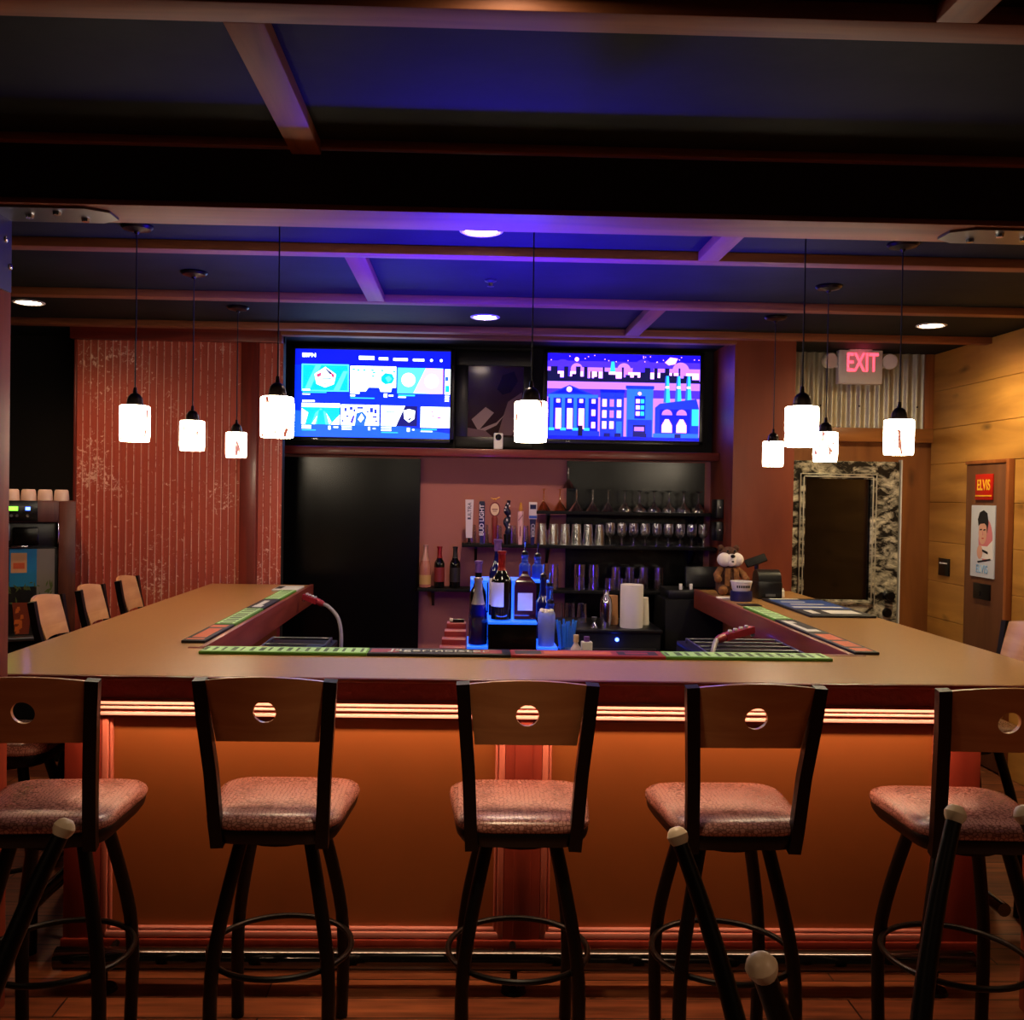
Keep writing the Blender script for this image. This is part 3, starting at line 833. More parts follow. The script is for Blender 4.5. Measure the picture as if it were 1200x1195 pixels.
def U_(x): return (x - 90) / 1035
def V_(y): return 1 - (y - 70) / 592
def draw_guide(R, poly, disc):
    R(0, 0, 1, 1, 's_blue'); poly([(0, 0), (1, 0), (1, .06), (0, .3)], 's_light'); poly([(0, .82), (1, .78), (1, 1), (0, 1)], 's_deep')
    def Rz(x0, y0, x1, y1, m): R(U_(x0), V_(y1), U_(x1), V_(y0), m)
    def Pz(pts, m): poly([(U_(x), V_(y)) for x, y in pts], m)
    for a in ((513, 110, 615, 135), (645, 117, 707, 135), (742, 120, 838, 138), (873, 122, 948, 138)): Rz(*a, 's_white')
    for x in (997, 1062): disc(U_(x), V_(131), .009, 's_white', 10)
    # row one
    Rz(133, 170, 447, 354, 's_aqua'); Rz(141, 178, 439, 346, 's_teal')
    Pz([(150, 346), (225, 178), (262, 178), (187, 346)], 's_aqua'); Pz([(345, 346), (410, 215), (439, 215), (385, 346)], 's_aqua')
    Pz([(290, 188), (362, 238), (348, 305), (290, 328), (232, 305), (218, 238)], 's_white'); Pz([(290, 196), (350, 240), (322, 240), (290, 205)], 's_navy')
    Pz([(230, 240), (262, 225), (262, 250), (236, 262)], 's_red'); Pz([(352, 240), (330, 228), (330, 252), (346, 262)], 's_red')
    Rz(268, 262, 330, 270, 's_steel'); Rz(280, 300, 300, 306, 's_steel')
    Rz(457, 178, 762, 350, 's_white'); Pz([(560, 350), (580, 322), (650, 322), (660, 350)], 's_blue'); Pz([(735, 322), (762, 322), (762, 350), (730, 350)], 's_blue')
    Pz([(660, 250), (690, 222), (735, 228), (752, 260), (735, 292), (690, 300), (664, 280)], 's_teal'); Pz([(690, 255), (715, 240), (735, 262), (710, 288)], 's_aqua')
    for x, y in ((470, 196), (500, 200), (540, 200), (595, 200), (600, 240), (606, 215), (740, 205), (660, 200)): Rz(x, y, x + 18, y + 12, 's_cyan')
    Rz(772, 185, 1076, 358, 's_aqua'); Pz([(960, 185), (1076, 188), (1076, 358), (880, 355)], 's_pink'); disc(U_(845), V_(266), .045, 's_white'); disc(U_(1000), V_(272), .045, 's_white')
    Rz(1088, 190, 1125, 360, 's_white'); Rz(1092, 300, 1120, 345, 's_teal'); Rz(1090, 240, 1112, 270, 's_steel')
    # row two
    Rz(135, 435, 390, 578, 's_teal'); Rz(135, 435, 390, 462, 's_white'); Pz([(200, 578), (228, 500), (262, 470), (300, 500), (330, 578)], 's_aqua'); Pz([(238, 578), (250, 480), (280, 480), (295, 578)], 's_teal')
    Pz([(135, 470), (180, 500), (160, 578), (135, 578)], 's_white'); Pz([(330, 578), (390, 510), (390, 578)], 's_white'); Pz([(205, 575), (240, 520), (225, 578)], 's_white'); Pz([(300, 500), (335, 560), (320, 578)], 's_white')
    Rz(398, 441, 652, 581, 's_white')
    for x, y, w, h in ((420, 462, 16, 26), (455, 455, 20, 22), (480, 470, 14, 18), (505, 455, 40, 14), (590, 460, 22, 32), (620, 470, 16, 30), (430, 515, 20, 12), (610, 515, 26, 14), (570, 480, 12, 14), (625, 545, 18, 10), (405, 545, 12, 14)): Rz(x, y, x + w, y + h, 's_mid')
    Pz([(490, 581), (500, 500), (540, 485), (570, 520), (555, 581)], 's_steel'); Pz([(512, 540), (535, 500), (552, 530), (530, 560)], 's_white'); Pz([(460, 560), (480, 510), (490, 520), (475, 570)], 's_violet')
    Rz(665, 443, 908, 582, 's_navy'); Pz([(665, 443), (825, 443), (765, 582), (665, 582)], 's_white'); Pz([(815, 475), (852, 465), (892, 475), (888, 530), (852, 556), (820, 530)], 's_white'); Pz([(846, 535), (862, 520), (868, 530), (852, 545)], 's_navy'); Rz(700, 483, 760, 490, 's_steel')
    Rz(930, 447, 1125, 588, 's_white')
    for x, y, w, h in ((945, 460, 30, 5), (940, 500, 24, 6), (1000, 475, 12, 10), (1040, 512, 26, 14), (1080, 470, 20, 6), (950, 540, 26, 5), (1010, 500, 10, 18)): Rz(x, y, x + w, y + h, 's_lilac')
    for x0, y0, x1, y1 in ((140, 358, 300, 366), (140, 372, 190, 378), (140, 340, 190, 350), (458, 357, 520, 366), (458, 374, 490, 384), (458, 392, 620, 399), (682, 362, 705, 388), (715, 370, 745, 380), (778, 366, 890, 377), (778, 381, 830, 388), (1090, 370, 1120, 378), (1090, 386, 1118, 395), (1090, 402, 1118, 408), (140, 415, 222, 427),
                           (138, 585, 200, 594), (138, 600, 200, 608), (138, 615, 232, 621), (315, 588, 330, 612), (350, 590, 380, 600), (405, 588, 470, 596), (405, 603, 470, 611), (580, 590, 594, 612), (612, 597, 630, 605), (668, 590, 735, 599), (668, 606, 735, 615), (668, 623, 780, 629), (840, 592, 858, 618), (875, 600, 890, 608), (932, 597, 1040, 605), (932, 611, 1010, 617)):
        Rz(x0, y0, x1, y1, 's_cyan' if (x1 - x0) > 90 else 's_white')
tv1 = tv('television', 'left television showing a blue sports programme guide of picture tiles', -1.245, -.15, 2.073, 2.69, draw_guide)
text_mesh('ESPN', .038, 's_white', 'screen_lettering', tv1, (-.5475 + 1.095 * U_(181), -.004, .03 + .617 * V_(112)), sx=1.15, bold=.001)

def A_(x): return (x - 165) / 710
def B_(y): return 1 - (y - 130) / 415
def draw_city(R, poly, disc):
    def Rz(x0, y0, x1, y1, m): R(A_(x0), B_(y1), A_(x1), B_(y0), m)
    def Pz(pts, m): poly([(A_(x), B_(y)) for x, y in pts], m)
    rnd = random.Random(3)
    Rz(165, 130, 875, 545, 's_sky'); Rz(165, 165, 875, 195, 's_violet'); Rz(165, 195, 875, 265, 's_lilac')
    for x, r in ((235, 45), (610, 50), (300, 28), (520, 32), (785, 40)): disc(A_(x), B_(205), r / 710, 's_violet' if r > 40 else 's_lilac', 24)
    for x in range(180, 875, 90): Rz(x, 215, x + 60, 245, 's_glow')
    disc(A_(300), B_(157), .014, 's_glow', 12)
    for k in range(22): x, y = rnd.uniform(170, 870), rnd.uniform(134, 165); Rz(x, y, x + 4, y + 4, 's_glow')
    x = 165
    while x < 870:
        wv = rnd.uniform(8, 22); h = rnd.choice((14, 22, 34, 48, 70)); Rz(x, 262 - h, min(x + wv, 875), 265, 's_black'); x += wv
    Rz(165, 255, 875, 268, 's_black'); Rz(165, 265, 875, 545, 's_lilac'); Rz(165, 300, 875, 340, 's_violet')
    Pz([(455, 215), (480, 215), (474, 165), (461, 165)], 's_cyan'); Pz([(710, 165), (735, 140), (770, 145), (758, 172), (728, 178)], 's_orange')
    # town hall
    Pz([(170, 328), (268, 282), (385, 330)], 's_mid'); Pz([(195, 322), (268, 290), (350, 322)], 's_deep'); disc(A_(267), B_(303), .018, 's_glow', 14)
    Rz(170, 328, 402, 345, 's_steel'); Rz(170, 345, 402, 530, 's_deep')
    for x in (205, 258, 312): Rz(x, 395, x + 26, 495, 's_orange'); Rz(x + 3, 350, x + 20, 368, 's_glow'); Rz(x, 395, x + 26, 430, 's_glow')
    for x in (178, 232, 288, 342): Rz(x, 345, x + 16, 495, 's_steel'); Rz(x - 4, 490, x + 22, 503, 's_cyan')
    Rz(372, 350, 390, 370, 's_glow'); Rz(372, 400, 390, 430, 's_glow'); Rz(372, 460, 390, 490, 's_glow'); Rz(165, 505, 410, 530, 's_mid'); Rz(310, 478, 332, 530, 's_black')
    # brick house
    Rz(412, 305, 522, 530, 's_mid'); Rz(410, 300, 526, 316, 's_deep')
    for y in (348, 402, 455):
        for x in (422, 456, 490): Rz(x, y, x + 20, y + 36, 's_glow' if (x + y) % 3 else 's_lilac')
    Rz(488, 455, 514, 530, 's_steel')
    # tall office
    Rz(535, 285, 658, 530, 's_steel'); Rz(530, 280, 662, 296, 's_mid'); Rz(540, 445, 654, 530, 's_mid'); Rz(572, 330, 622, 440, 's_deep')
    for y in (345, 375, 405): Rz(578, y, 596, y + 20, 's_glow'); Rz(600, y, 617, y + 20, 's_cyan')
    Rz(565, 470, 625, 530, 's_navy'); Rz(572, 480, 618, 500, 's_lilac'); disc(A_(595), B_(318), .012, 's_orange', 8)
    # workshop with chimneys
    for x in (722, 775, 822): Pz([(x - 16, 360), (x - 7, 230), (x + 7, 230), (x + 16, 360)], 's_cyan'); Pz([(x - 16, 360), (x - 7, 230), (x - 2, 230), (x - 4, 360)], 's_steel'); Rz(x - 8, 280, x + 10, 290, 's_glow')
    Pz([(668, 385), (690, 365), (860, 340), (872, 385)], 's_mid'); Rz(668, 385, 872, 530, 's_mid'); Rz(690, 392, 832, 505, 's_deep')
    for x in (724, 792): disc(A_(x), B_(418), .035, 's_lilac', 16); Rz(x - 26, 420, x + 26, 500, 's_deep'); Pz([(x - 24, 505), (x - 24, 470), (x - 8, 440), (x + 8, 440), (x + 24, 470), (x + 24, 505)], 's_orange'); Rz(x - 9, 440, x + 9, 480, 's_glow')
    Rz(840, 390, 872, 470, 's_cyan'); Rz(165, 528, 875, 545, 's_deep'); Rz(660, 510, 872, 530, 's_steel')
    for x in (430, 600, 480, 760): Rz(x, 512, x + 30, 530, 's_navy')
tv('television', 'right television showing a violet night-time cartoon city street', .54, 1.63, 2.087, 2.695, draw_city)

# framed print between them
t = thing('framed_print', 'dark framed print of grey-mauve brush shapes between the televisions', 'picture', (.165, 7.084, 2.022))
mat('print_dark', (52, 34, 36), .12, spec=.6); mat('print_mid', (120, 92, 100), .15, spec=.6); mat('print_pale', (165, 140, 142), .15, spec=.6); mat('print_shadow', (26, 18, 22), .12)
b = MB()
for a in ((-.275, .275, 0, .075), (-.275, .275, .585, .69), (-.275, -.188, .075, .585), (.21, .275, .075, .585)): b.box(a[0], a[1], -.03, 0, a[2], a[3], 'black_plastic', .003)
b.build('frame', t)
b = MB(); b.box(-.19, .215, -.014, -.001, .07, .59, 'print_dark')
def ppoly(pts, m, y): b.quad([(x, y, z) for x, z in pts], m)
ppoly([(.03, .09), (.13, .09), (.2, .2), (.2, .4), (.1, .33), (.06, .2)], 'print_mid', -.0145)
ppoly([(-.16, .2), (-.06, .29), (.0, .25), (-.1, .13), (.02, .18), (.08, .24), (.02, .16), (-.1, .1)], 'print_pale', -.0147)
ppoly([(.02, .42), (.06, .52), (.14, .55), (.17, .48), (.12, .4), (.06, .38)], 'print_shadow', -.0148)
ppoly([(-.19, .07), (.0, .07), (-.06, .12), (-.19, .14)], 'print_mid', -.0149)
b.build('artwork', t)
t = thing('indoor_camera', 'small white camera with black lens on the red ledge', 'camera', (.195, 6.89, 2.0))
MB().box(-.032, .032, -.02, .02, 0, .115, 'white_plastic', .008, 3).build('housing', t)
MB().lathe([(0, 0), (.02, 0), (.022, .004), (.012, .006), (0, .005)], 'black_gloss', seg=18).build('lens', t, (0, -.02, .085), (pi / 2, 0, 0))

# ------------------------------------------------------------------ exit sign and right wall
t = thing('exit_sign', 'white emergency exit sign with glowing red letters and two lamp heads', 'sign', (2.72, 6.84, 2.5))
MB().box(-.155, .155, -.03, .03, 0, .235, 'white_plastic', .005).build('housing', t)
text_mesh('EXIT', .185, 'exit_red', 'lettering', t, (.01, -.032, .143), sx=.6, bold=.002)
MB().box(-.08, .08, -.03, .03, .235, .24, 'white_plastic').build('mounting_plate', t)
for s in (-1, 1):
    b = MB(); b.lathe([(0, 0), (.05, 0), (.056, .012), (.05, .05), (.03, .065), (0, .07)], 'white_plastic', seg=20)
    b.xform(Matrix.Translation((s * .205, -.03, .16)) @ Matrix.Rotation(-pi / 2, 4, 'X') @ Matrix.Rotation(s * .3, 4, 'Y')); h = b.build('lamp_head', t)
    MB().tube([(s * .14, 0, .12), (s * .19, 0, .13)], .012, 'white_plastic', 8).build('lamp_arm', t)
light('POINT', 'exit_glow', (2.72, 6.76, 2.715), .06, (1, .08, .18), shadow_soft_size=.04)

mat('sign_red', (190, 30, 14), .4); emis('sign_yellow_unused', (240, 190, 40), 0.0); mat('sign_yellow', (240, 186, 40), .5)
mat('poster_paper', (196, 200, 212), .6); mat('ink_black', (16, 14, 20), .7); mat('skin_print', (214, 160, 140), .7); mat('pink_print', (206, 120, 128), .7); mat('blue_print', (120, 170, 215), .7); mat('pale_print', (226, 220, 220), .7)
RW = (pi / 2, 0, -pi / 2)
# wall faces -X: local x -> -Y in world... signs are built with local x along -Y
t = thing('wall_sign', 'red sign with yellow capital letters on the brown side door', 'sign', (3.289, 6.185, 1.70), -pi / 2)
MB().box(-.105, .105, -.01, 0, 0, .165, 'sign_red', .003).build('plate', t)
text_mesh('ELVIS', .095, 'sign_yellow', 'lettering', t, (0, -.0105, .092), sx=.75, bold=.002)
MB().box(-.1, .1, -.012, -.0095, .022, .03, 'sign_yellow').build('underline', t)
t = thing('portrait_poster', 'tall pale poster of a dark-haired man under the red sign', 'poster', (3.289, 6.19, 1.205), -pi / 2)
b = MB(); b.box(-.145, .145, -.006, 0, 0, .46, 'poster_paper')
def q(pts, m, y): b.quad([(x, y, z) for x, z in pts], m)
def ell(cx, cz, rx_, rz_, m, y, n=20): q([(cx + rx_ * cos(2 * pi * k / n), cz + rz_ * sin(2 * pi * k / n)) for k in range(n)], m, y)
ell(.035, .24, .085, .14, 'pink_print', -.0062)
q([(-.03, .2), (.06, .2), (.12, .24), (.13, .12), (-.05, .12)], 'pale_print', -.0064)
ell(.0, .285, .05, .075, 'skin_print', -.0066)
q([(-.052, .325), (-.062, .37), (-.04, .415), (.01, .43), (.055, .41), (.07, .35), (.054, .28), (.046, .33), (.02, .345), (-.03, .34)], 'ink_black', -.0068)
for x in (-.022, .022): q([(x - .014, .298), (x + .014, .302), (x + .012, .31), (x - .012, .306)], 'ink_black', -.0068)
q([(-.012, .252), (.016, .254), (.012, .246), (-.008, .245)], 'sign_red', -.0068); q([(.0, .295), (.006, .295), (.008, .268), (-.004, .268)], 'pink_print', -.0068)
ell(-.03, .16, .035, .045, 'skin_print', -.007); q([(-.06, .1), (.1, .125), (.11, .115), (-.05, .09)], 'ink_black', -.0072); q([(.0, .18), (.07, .165), (.07, .15), (.0, .165)], 'ink_black', -.0072)
b.build('sheet', t)
text_mesh('ELVIS', .075, 'blue_print', 'lettering', t, (.0, -.0075, .05), sx=.85)
for y, z, w_, h, l in ((6.185, 1.065, .2, .1, 'black square plate low on the brown side door'), (6.75, 1.17, .15, .12, 'small black plate with pale lettering on the pine wall beside the side door')):
    t = thing('black_plate', l, 'plate', (3.289 if y < 6.5 else 3.319, y, z), -pi / 2)  # plain black plates on door and wall, not switches
    MB().box(-w_ / 2, w_ / 2, -.012, 0, 0, h, 'black_plastic', .003).build('plate', t)
    if y > 6.5: MB().box(-w_ / 2 + .02, w_ / 2 - .02, -.014, -.011, h * .68, h * .76, 'white_plastic').build('label_strip', t)
    else: MB().box(-.004, .004, -.02, -.011, .02, .05, 'chrome').build('latch', t)
# raw pine offcuts left of the side door
mat('raw_pine', (176, 126, 66), .5, noise=.15, nscale=8)
for z0, z1 in ((1.66, 1.92),):
    pass

# ------------------------------------------------------------------ beverage dispenser at far left
t = thing('beverage_dispenser', 'tall dark beverage dispenser with iced drink pictures at far left', 'dispenser', (-2.764, 6.22, .0), .42)
wood('dispenser_wood', (70, 34, 24), (104, 54, 38), 'Z', 2, 10, .4)
b = MB(); b.box(-.45, .26, -.25, .25, .0, .76, 'black_matte', .004); b.build('base_cabinet', t)
b = MB(); b.box(-.45, .265, -.05, .25, .76, 1.6, 'dispenser_wood', .004); b.box(.17, .265, -.25, -.05, .76, 1.6, 'dispenser_wood', .004); b.box(-.45, .17, -.25, -.05, 1.47, 1.6, 'dispenser_wood', .004); b.build('housing', t)
b = MB(); b.box(-.45, .053, -.262, -.25, 1.475, 1.6, 'black_gloss', .002); cp = b.build('control_panel', t)
MB().box(-.06, .0, -.265, -.261, 1.545, 1.57, 'led_green').build('display', cp) if False else None
MB().box(-.125, -.055, -.2655, -.261, 1.54, 1.565, 'led_green').build('display', cp)
MB().box(-.014, .012, -.2655, -.261, 1.543, 1.562, 'led_blue').build('indicator_light', cp)
b = MB()
for x in (-.17, -.12, -.09, -.06, -.002): b.lathe([(0, 0), (.009, 0), (.009, .004), (0, .004)], 'steel', (0, 0, 0), 10); b.bm.verts.ensure_lookup_table(); [setattr(v, 'co', Vector((v.co.x + x, -.262 - v.co.z, 1.51 + v.co.y))) for v in b.bm.verts[-22:]]
b.build('buttons', cp)
b = MB(); b.box(-.45, .165, -.2, -.05, 1.3, 1.47, 'black_plastic', .01); b.box(-.08, .06, -.25, -.2, 1.33, 1.44, 'black_gloss', .008); b.build('brew_head', t)
b = MB(); b.box(-.115, -.098, -.262, -.19, 1.36, 1.46, 'steel', .003); b.build('lever', t)
MB().box(.163, .172, -.255, -.19, 1.34, 1.465, 'chrome', .003).build('edge_strip', t)
MB().box(-.09, .0, -.25, -.2, 1.315, 1.33, 'chrome', .003).build('spout', t)
mat('tea_orange', (196, 84, 40), .4); mat('tea_blue', (24, 120, 170), .4); mat('tea_dark', (120, 44, 20), .4); mat('leaf_green', (76, 92, 40), .5); mat('label_tan', (205, 150, 100), .5); mat('grey_card', (120, 112, 104), .5); mat('tea_amber', (200, 100, 40), .3)
b = MB(); b.box(-.45, .165, -.23, -.15, .78, 1.22, 'black_plastic')
def g(x0, x1, z0, z1, m, y): b.quad([(x0, y, z0), (x1, y, z0), (x1, y, z1), (x0, y, z1)], m)
g(-.36, -.24, .98, 1.2, 'tea_orange', -.2305); g(-.2, -.02, 1.03, 1.22, 'tea_blue', -.2305); g(-.19, -.085, 1.1, 1.2, 'label_tan', -.2312); g(-.175, -.1, 1.12, 1.15, 'tea_orange', -.2316); g(-.02, .1, .95, 1.22, 'grey_card', -.2305)
rnd = random.Random(5)
for k in range(46):
    x, z = rnd.uniform(-.36, .08), rnd.uniform(.93, 1.05); r = rnd.uniform(.012, .03); a = rnd.uniform(0, pi)
    b.quad([(x + r * cos(a), -.2325 - k * .00005, z + r * sin(a)), (x - .3 * r * sin(a), -.2325 - k * .00005, z + .3 * r * cos(a)), (x - r * cos(a), -.2325 - k * .00005, z - r * sin(a)), (x + .3 * r * sin(a), -.2325 - k * .00005, z - .3 * r * cos(a))], 'leaf_green')
for x0 in (-.34, -.18):
    b.quad([(x0, -.236, .95), (x0 + .02, -.236, .79), (x0 + .11, -.236, .79), (x0 + .13, -.236, .95)], 'tea_dark')
    for k in range(10):
        x, z = x0 + rnd.uniform(.025, .09), rnd.uniform(.8, .93); s = .012
        b.quad([(x - s, -.2365 - k * .00004, z - s), (x + s, -.2365 - k * .00004, z - s * .6), (x + s * .8, -.2365 - k * .00004, z + s), (x - s * .6, -.2365 - k * .00004, z + s)], 'tea_amber')
for v in b.bm.verts:
    if v.co.y < -.2301: v.co.x = v.co.x * .83 + .067; v.co.z = .78 + (v.co.z - .78) * 1.2
    elif v.co.z > 1: v.co.z = 1.315
b.build('picture_panel', t)['label'] = 'printed panel with iced drinks and leaves'
b = MB(); b.box(-.42, .12, -.33, -.232, .762, .785, 'steel', .004); b.build('drip_tray', t)
# stack of lids on top
mat('lid_plastic', (215, 190, 175), .3)
for k in range(4):
    b = MB(); b.lathe([(0, .0), (.045, .0), (.044, .025), (.04, .06), (.034, .068), (0, .068)], 'lid_plastic', seg=16)
    tag(b.build('cup_stack', None, (-2.80 + k * .085, 6.08 + k * .037, 1.601)), ['stack of pale cups on the dispenser, leftmost of four', 'stack of pale cups on the dispenser, second from the left', 'stack of pale cups on the dispenser, third from the left', 'stack of pale cups on the dispenser, rightmost of four'][k], 'cups', 'cup stacks on the dispenser')

# ------------------------------------------------------------------ bar mats and trays
mat('mat_green', (88, 150, 40), .6); mat('mat_leaf', (60, 92, 44), .6); mat('mat_black', (14, 13, 13), .6); mat('mat_red', (150, 26, 24), .55); mat('mat_orange', (200, 92, 48), .6); mat('mat_white', (214, 214, 205), .6); mat('mat_blue', (26, 62, 130), .55); mat('mat_mint', (176, 220, 150), .6)
GM = 'rubber rail mats along the bar'
def bar_mat(label, x0, x1, y0, y1, base, marks=(), text=None, z=1.0701):
    t = thing('bar_mat', label, 'bar mat', ((x0 + x1) / 2, (y0 + y1) / 2, z), group=GM)
    w2, d2 = (x1 - x0) / 2, (y1 - y0) / 2
    MB().box(-w2, w2, -d2, d2, 0, .012, base, .003).build('rubber_base', t)
    if marks:
        b = MB()
        for k, (u0, u1, v0, v1, m) in enumerate(marks):
            b.box(-w2 + u0 * 2 * w2, -w2 + u1 * 2 * w2, -d2 + v0 * 2 * d2, -d2 + v1 * 2 * d2, .0115, .0124 + k * .00004, m)
        b.build('printed_design', t)
    if text:
        text_mesh(text[0], text[1], text[2], 'lettering', t, (text[4] if len(text) > 4 else 0, 0, .0135), (0, 0, text[3]), sx=text[5] if len(text) > 5 else 1.)
    return t
def dashes(n, m1, m2, lo=.2, hi=.8):
    out = [(.01, .99, lo - .1, hi + .1, m1)]; r = random.Random(n)
    for k in range(n * 2):
        u = (k + .2) / (2 * n); out.append((u, u + r.uniform(.12, .3) / n, lo, hi, m2))
    return out
def dashes2(n, m1, m2):
    o = []
    for (u0, u1, v0, v1, m) in dashes(n, m1, m2): o.append((v0, v1, u0, u1, m))
    return o
bar_mat('green rail mat on the left half of the front inner edge', -1.0, -.375, 3.67, 3.80, 'mat_green', dashes(9, 'mat_mint', 'mat_leaf'))
bar_mat('black and red rail mat with white lettering in front of the bottle display', -.375, .165, 3.67, 3.80, 'mat_black', [(.02, .22, .2, .8, 'mat_red'), (.74, .94, .2, .8, 'mat_red')], ('J\u00e4germeister', .075, 'mat_white', 0, 0., 1.))
bar_mat('red rail mat between the black mat and the right green mat', .165, .75, 3.67, 3.80, 'mat_red', [(.03, .2, .2, .8, 'mat_black'), (.22, .66, .25, .75, 'mat_orange'), (.7, .96, .2, .8, 'mat_black'), (.75, .9, .35, .65, 'mat_red')])
bar_mat('green rail mat on the right half of the front inner edge', .75, 1.385, 3.67, 3.80, 'mat_green', dashes(8, 'mat_mint', 'mat_leaf'))
bar_mat('dark mat with orange print at the near end of the left inner edge', -1.14, -1.045, 3.93, 4.42, 'mat_black', [(.1, .85, .06, .12, 'mat_orange'), (.2, .8, .18, .72, 'mat_orange'), (.1, .85, .8, .94, 'mat_orange')])
bar_mat('pale green mat nearest the orange mat on the left inner edge', -1.14, -1.045, 4.44, 5.04, 'mat_green', dashes2(5, 'mat_mint', 'mat_leaf'))
bar_mat('black mat with white print between two green mats on the left edge', -1.14, -1.045, 5.05, 5.48, 'mat_black', [(.25, .75, .1, .3, 'mat_white'), (.3, .6, .3, .8, 'mat_white')])
bar_mat('pale green mat beside the far end of the left inner edge', -1.14, -1.045, 5.49, 6.0, 'mat_green', dashes2(4, 'mat_mint', 'mat_leaf'))
bar_mat('white mat at the far end of the left inner edge', -1.2, -1.045, 6.02, 6.28, 'mat_white', [(.05, .3, .2, .8, 'mat_black')])
bar_mat('dark mat with orange print at the near end of the right inner edge', 1.535, 1.635, 3.84, 4.37, 'mat_black', [(.15, .85, .05, .2, 'mat_orange'), (.15, .85, .26, .55, 'mat_orange'), (.15, .85, .62, .95, 'mat_orange')])
bar_mat('black mat with white print in the middle of the right inner edge', 1.535, 1.635, 4.38, 4.86, 'mat_black', [(.15, .4, .1, .9, 'mat_white'), (.4, .8, .1, .25, 'mat_white'), (.4, .65, .7, .85, 'mat_white')])
bar_mat('pale green mat on the right inner edge, beyond the black and white mat', 1.535, 1.635, 4.88, 5.43, 'mat_green', dashes2(4, 'mat_mint', 'mat_leaf'))
bar_mat('wide blue and black bar mat with white lettering on the right counter', 1.78, 2.13, 5.05, 5.9, 'mat_black',
        [(.04, .96, .34, .9, 'mat_blue'), (.12, .88, .1, .28, 'mat_white'), (.25, .4, .1, .28, 'mat_black'), (.1, .9, .42, .48, 'mat_white'), (.2, .75, .6, .64, 'mat_white'), (.15, .55, .74, .78, 'mat_white'), (.1, .6, .93, .98, 'mat_white')])
tag(MB().box(0, .12, 0, .1, 0, .004, 'black_plastic').build('coaster', None, (1.56, 5.55, 1.0701)), 'small dark coaster beyond the right green mat', 'coaster')

# ------------------------------------------------------------------ shelves behind the bar
def shelf(label, x0, x1, z, br):
    t = thing('wall_shelf', label, 'shelf', ((x0 + x1) / 2, 7.068, z), group='black shelves behind the bar')
    c = (x0 + x1) / 2
    MB().box(x0 - c, x1 - c, -.208, 0, -.022, 0, 'black_matte', .002).build('board', t)
    for x in br:
        b = MB(); b.prism([(-.0, -.022), (-.16, -.022), (-.16, -.035), (-.02, -.14), (0, -.14)], 'X', x - c - .01, x - c + .01, 'black_metal'); b.build('bracket', t)
    return t
shelf('short top shelf holding upturned martini glasses', .47, 1.742, 1.575, (.56, 1.6))
shelf('middle shelf holding the tap handles and pint glasses', -.05, 1.742, 1.335, (.05, .56, 1.6))
shelf('long bottom shelf holding wine bottles and tumblers', -.355, 1.742, 1.02, (-.25, .05, .56, 1.6))
glassy('clear_glass'); glassy('amber_glass', (255, 226, 150), .97)
GT = {}
def glass(kind, loc, label, group, prof, m='clear_glass', seg=16):
    key = (kind, m)
    if key not in GT:
        o = MB().lathe(prof, m, seg=seg).build(kind, angle=60); GT[key] = o
    else:
        o = GT[key].copy(); COL.objects.link(o)
    o.location = loc
    return tag(o, label, 'glass', group)
def shell(p, t=.0025): return p + [(max(r - t, .0005), z + (t if k == 0 else 0)) for k, (r, z) in list(enumerate(p))[::-1]]
MART = shell([(.055, 0), (.03, .038), (.006, .07), (.0045, .1), (.0045, .145), (.02, .153), (.034, .156)])        # upturned: rim down
PINT = shell([(.043, 0), (.041, .02), (.031, .148), (.0, .15)])                                                    # upturned
STEM = [(0, 0), (.034, 0), (.034, .003), (.006, .008), (.0045, .05), (.012, .06), (.03, .075), (.037, .1), (.036, .13), (.033, .16), (.031, .16), (.034, .13), (.034, .1), (.02, .072), (0, .068)]
MARG = shell([(.05, 0), (.048, .025), (.025, .045), (.02, .055), (.006, .07), (.0045, .14), (.02, .15), (.034, .154)])
ROCK = shell([(.041, 0), (.04, .01), (.037, .088), (.0, .09)])
TALL = shell([(.036, 0), (.036, .01), (.03, .13), (.0, .135)])
for k, x in enumerate((.525, .64)): glass('martini_glass', (x, 6.95, 1.5755), 'amber-tinted martini glass upturned at the left end of the top shelf', 'amber martini glasses', MART, 'amber_glass')
for x in (.76, .875, .985): glass('martini_glass', (x, 6.95, 1.5755), 'clear martini glass upturned on the top shelf', 'clear martini glasses', MART)
glass('martini_glass', (.705, 7.02, 1.735), 'clear martini glass balanced above the others at the left of the top shelf', None, MART)
for x in (1.1, 1.205, 1.31, 1.415, 1.52, 1.625):
    for y in (6.93,): glass('margarita_glass', (x, y, 1.5755), 'clear wide-bowled glass upturned on the right of the top shelf', 'wide-bowled glasses', MARG)
for k, x in enumerate((.515, .597, .679, .761, .843, .925)): glass('pint_glass', (x, 6.93, 1.3355), 'pint glass upturned on the middle shelf, right of the tap handles', 'pint glasses on the middle shelf', PINT)
for k in range(9): glass('stemmed_glass', (1.0 + k * .083, 6.93, 1.3355), 'stemmed beer glass standing on the right of the middle shelf', 'stemmed glasses on the middle shelf', STEM)
for k, x in enumerate((.02, .11, .205, .305, .395)): glass('small_glass', (x, 7.01, 1.3355), 'small tumbler standing behind the tap handles', 'small glasses behind the tap handles', TALL)
for x, n in ((.05, 1), (.14, 1), (.51, 2), (.6, 2), (.79, 2), (.89, 2)):
    for k in range(n): glass('rocks_glass', (x, 6.94, 1.0205 + k * .0905), 'short rocks glass upturned on the bottom shelf', 'rocks glasses on the bottom shelf', ROCK)
for x in (1.05, 1.15, 1.25, 1.36): glass('highball_glass', (x, 6.97, 1.0205), 'tall glass upturned on the right of the bottom shelf', 'tall glasses on the bottom shelf', shell([(.038, 0), (.038, .01), (.032, .16), (0, .165)]))
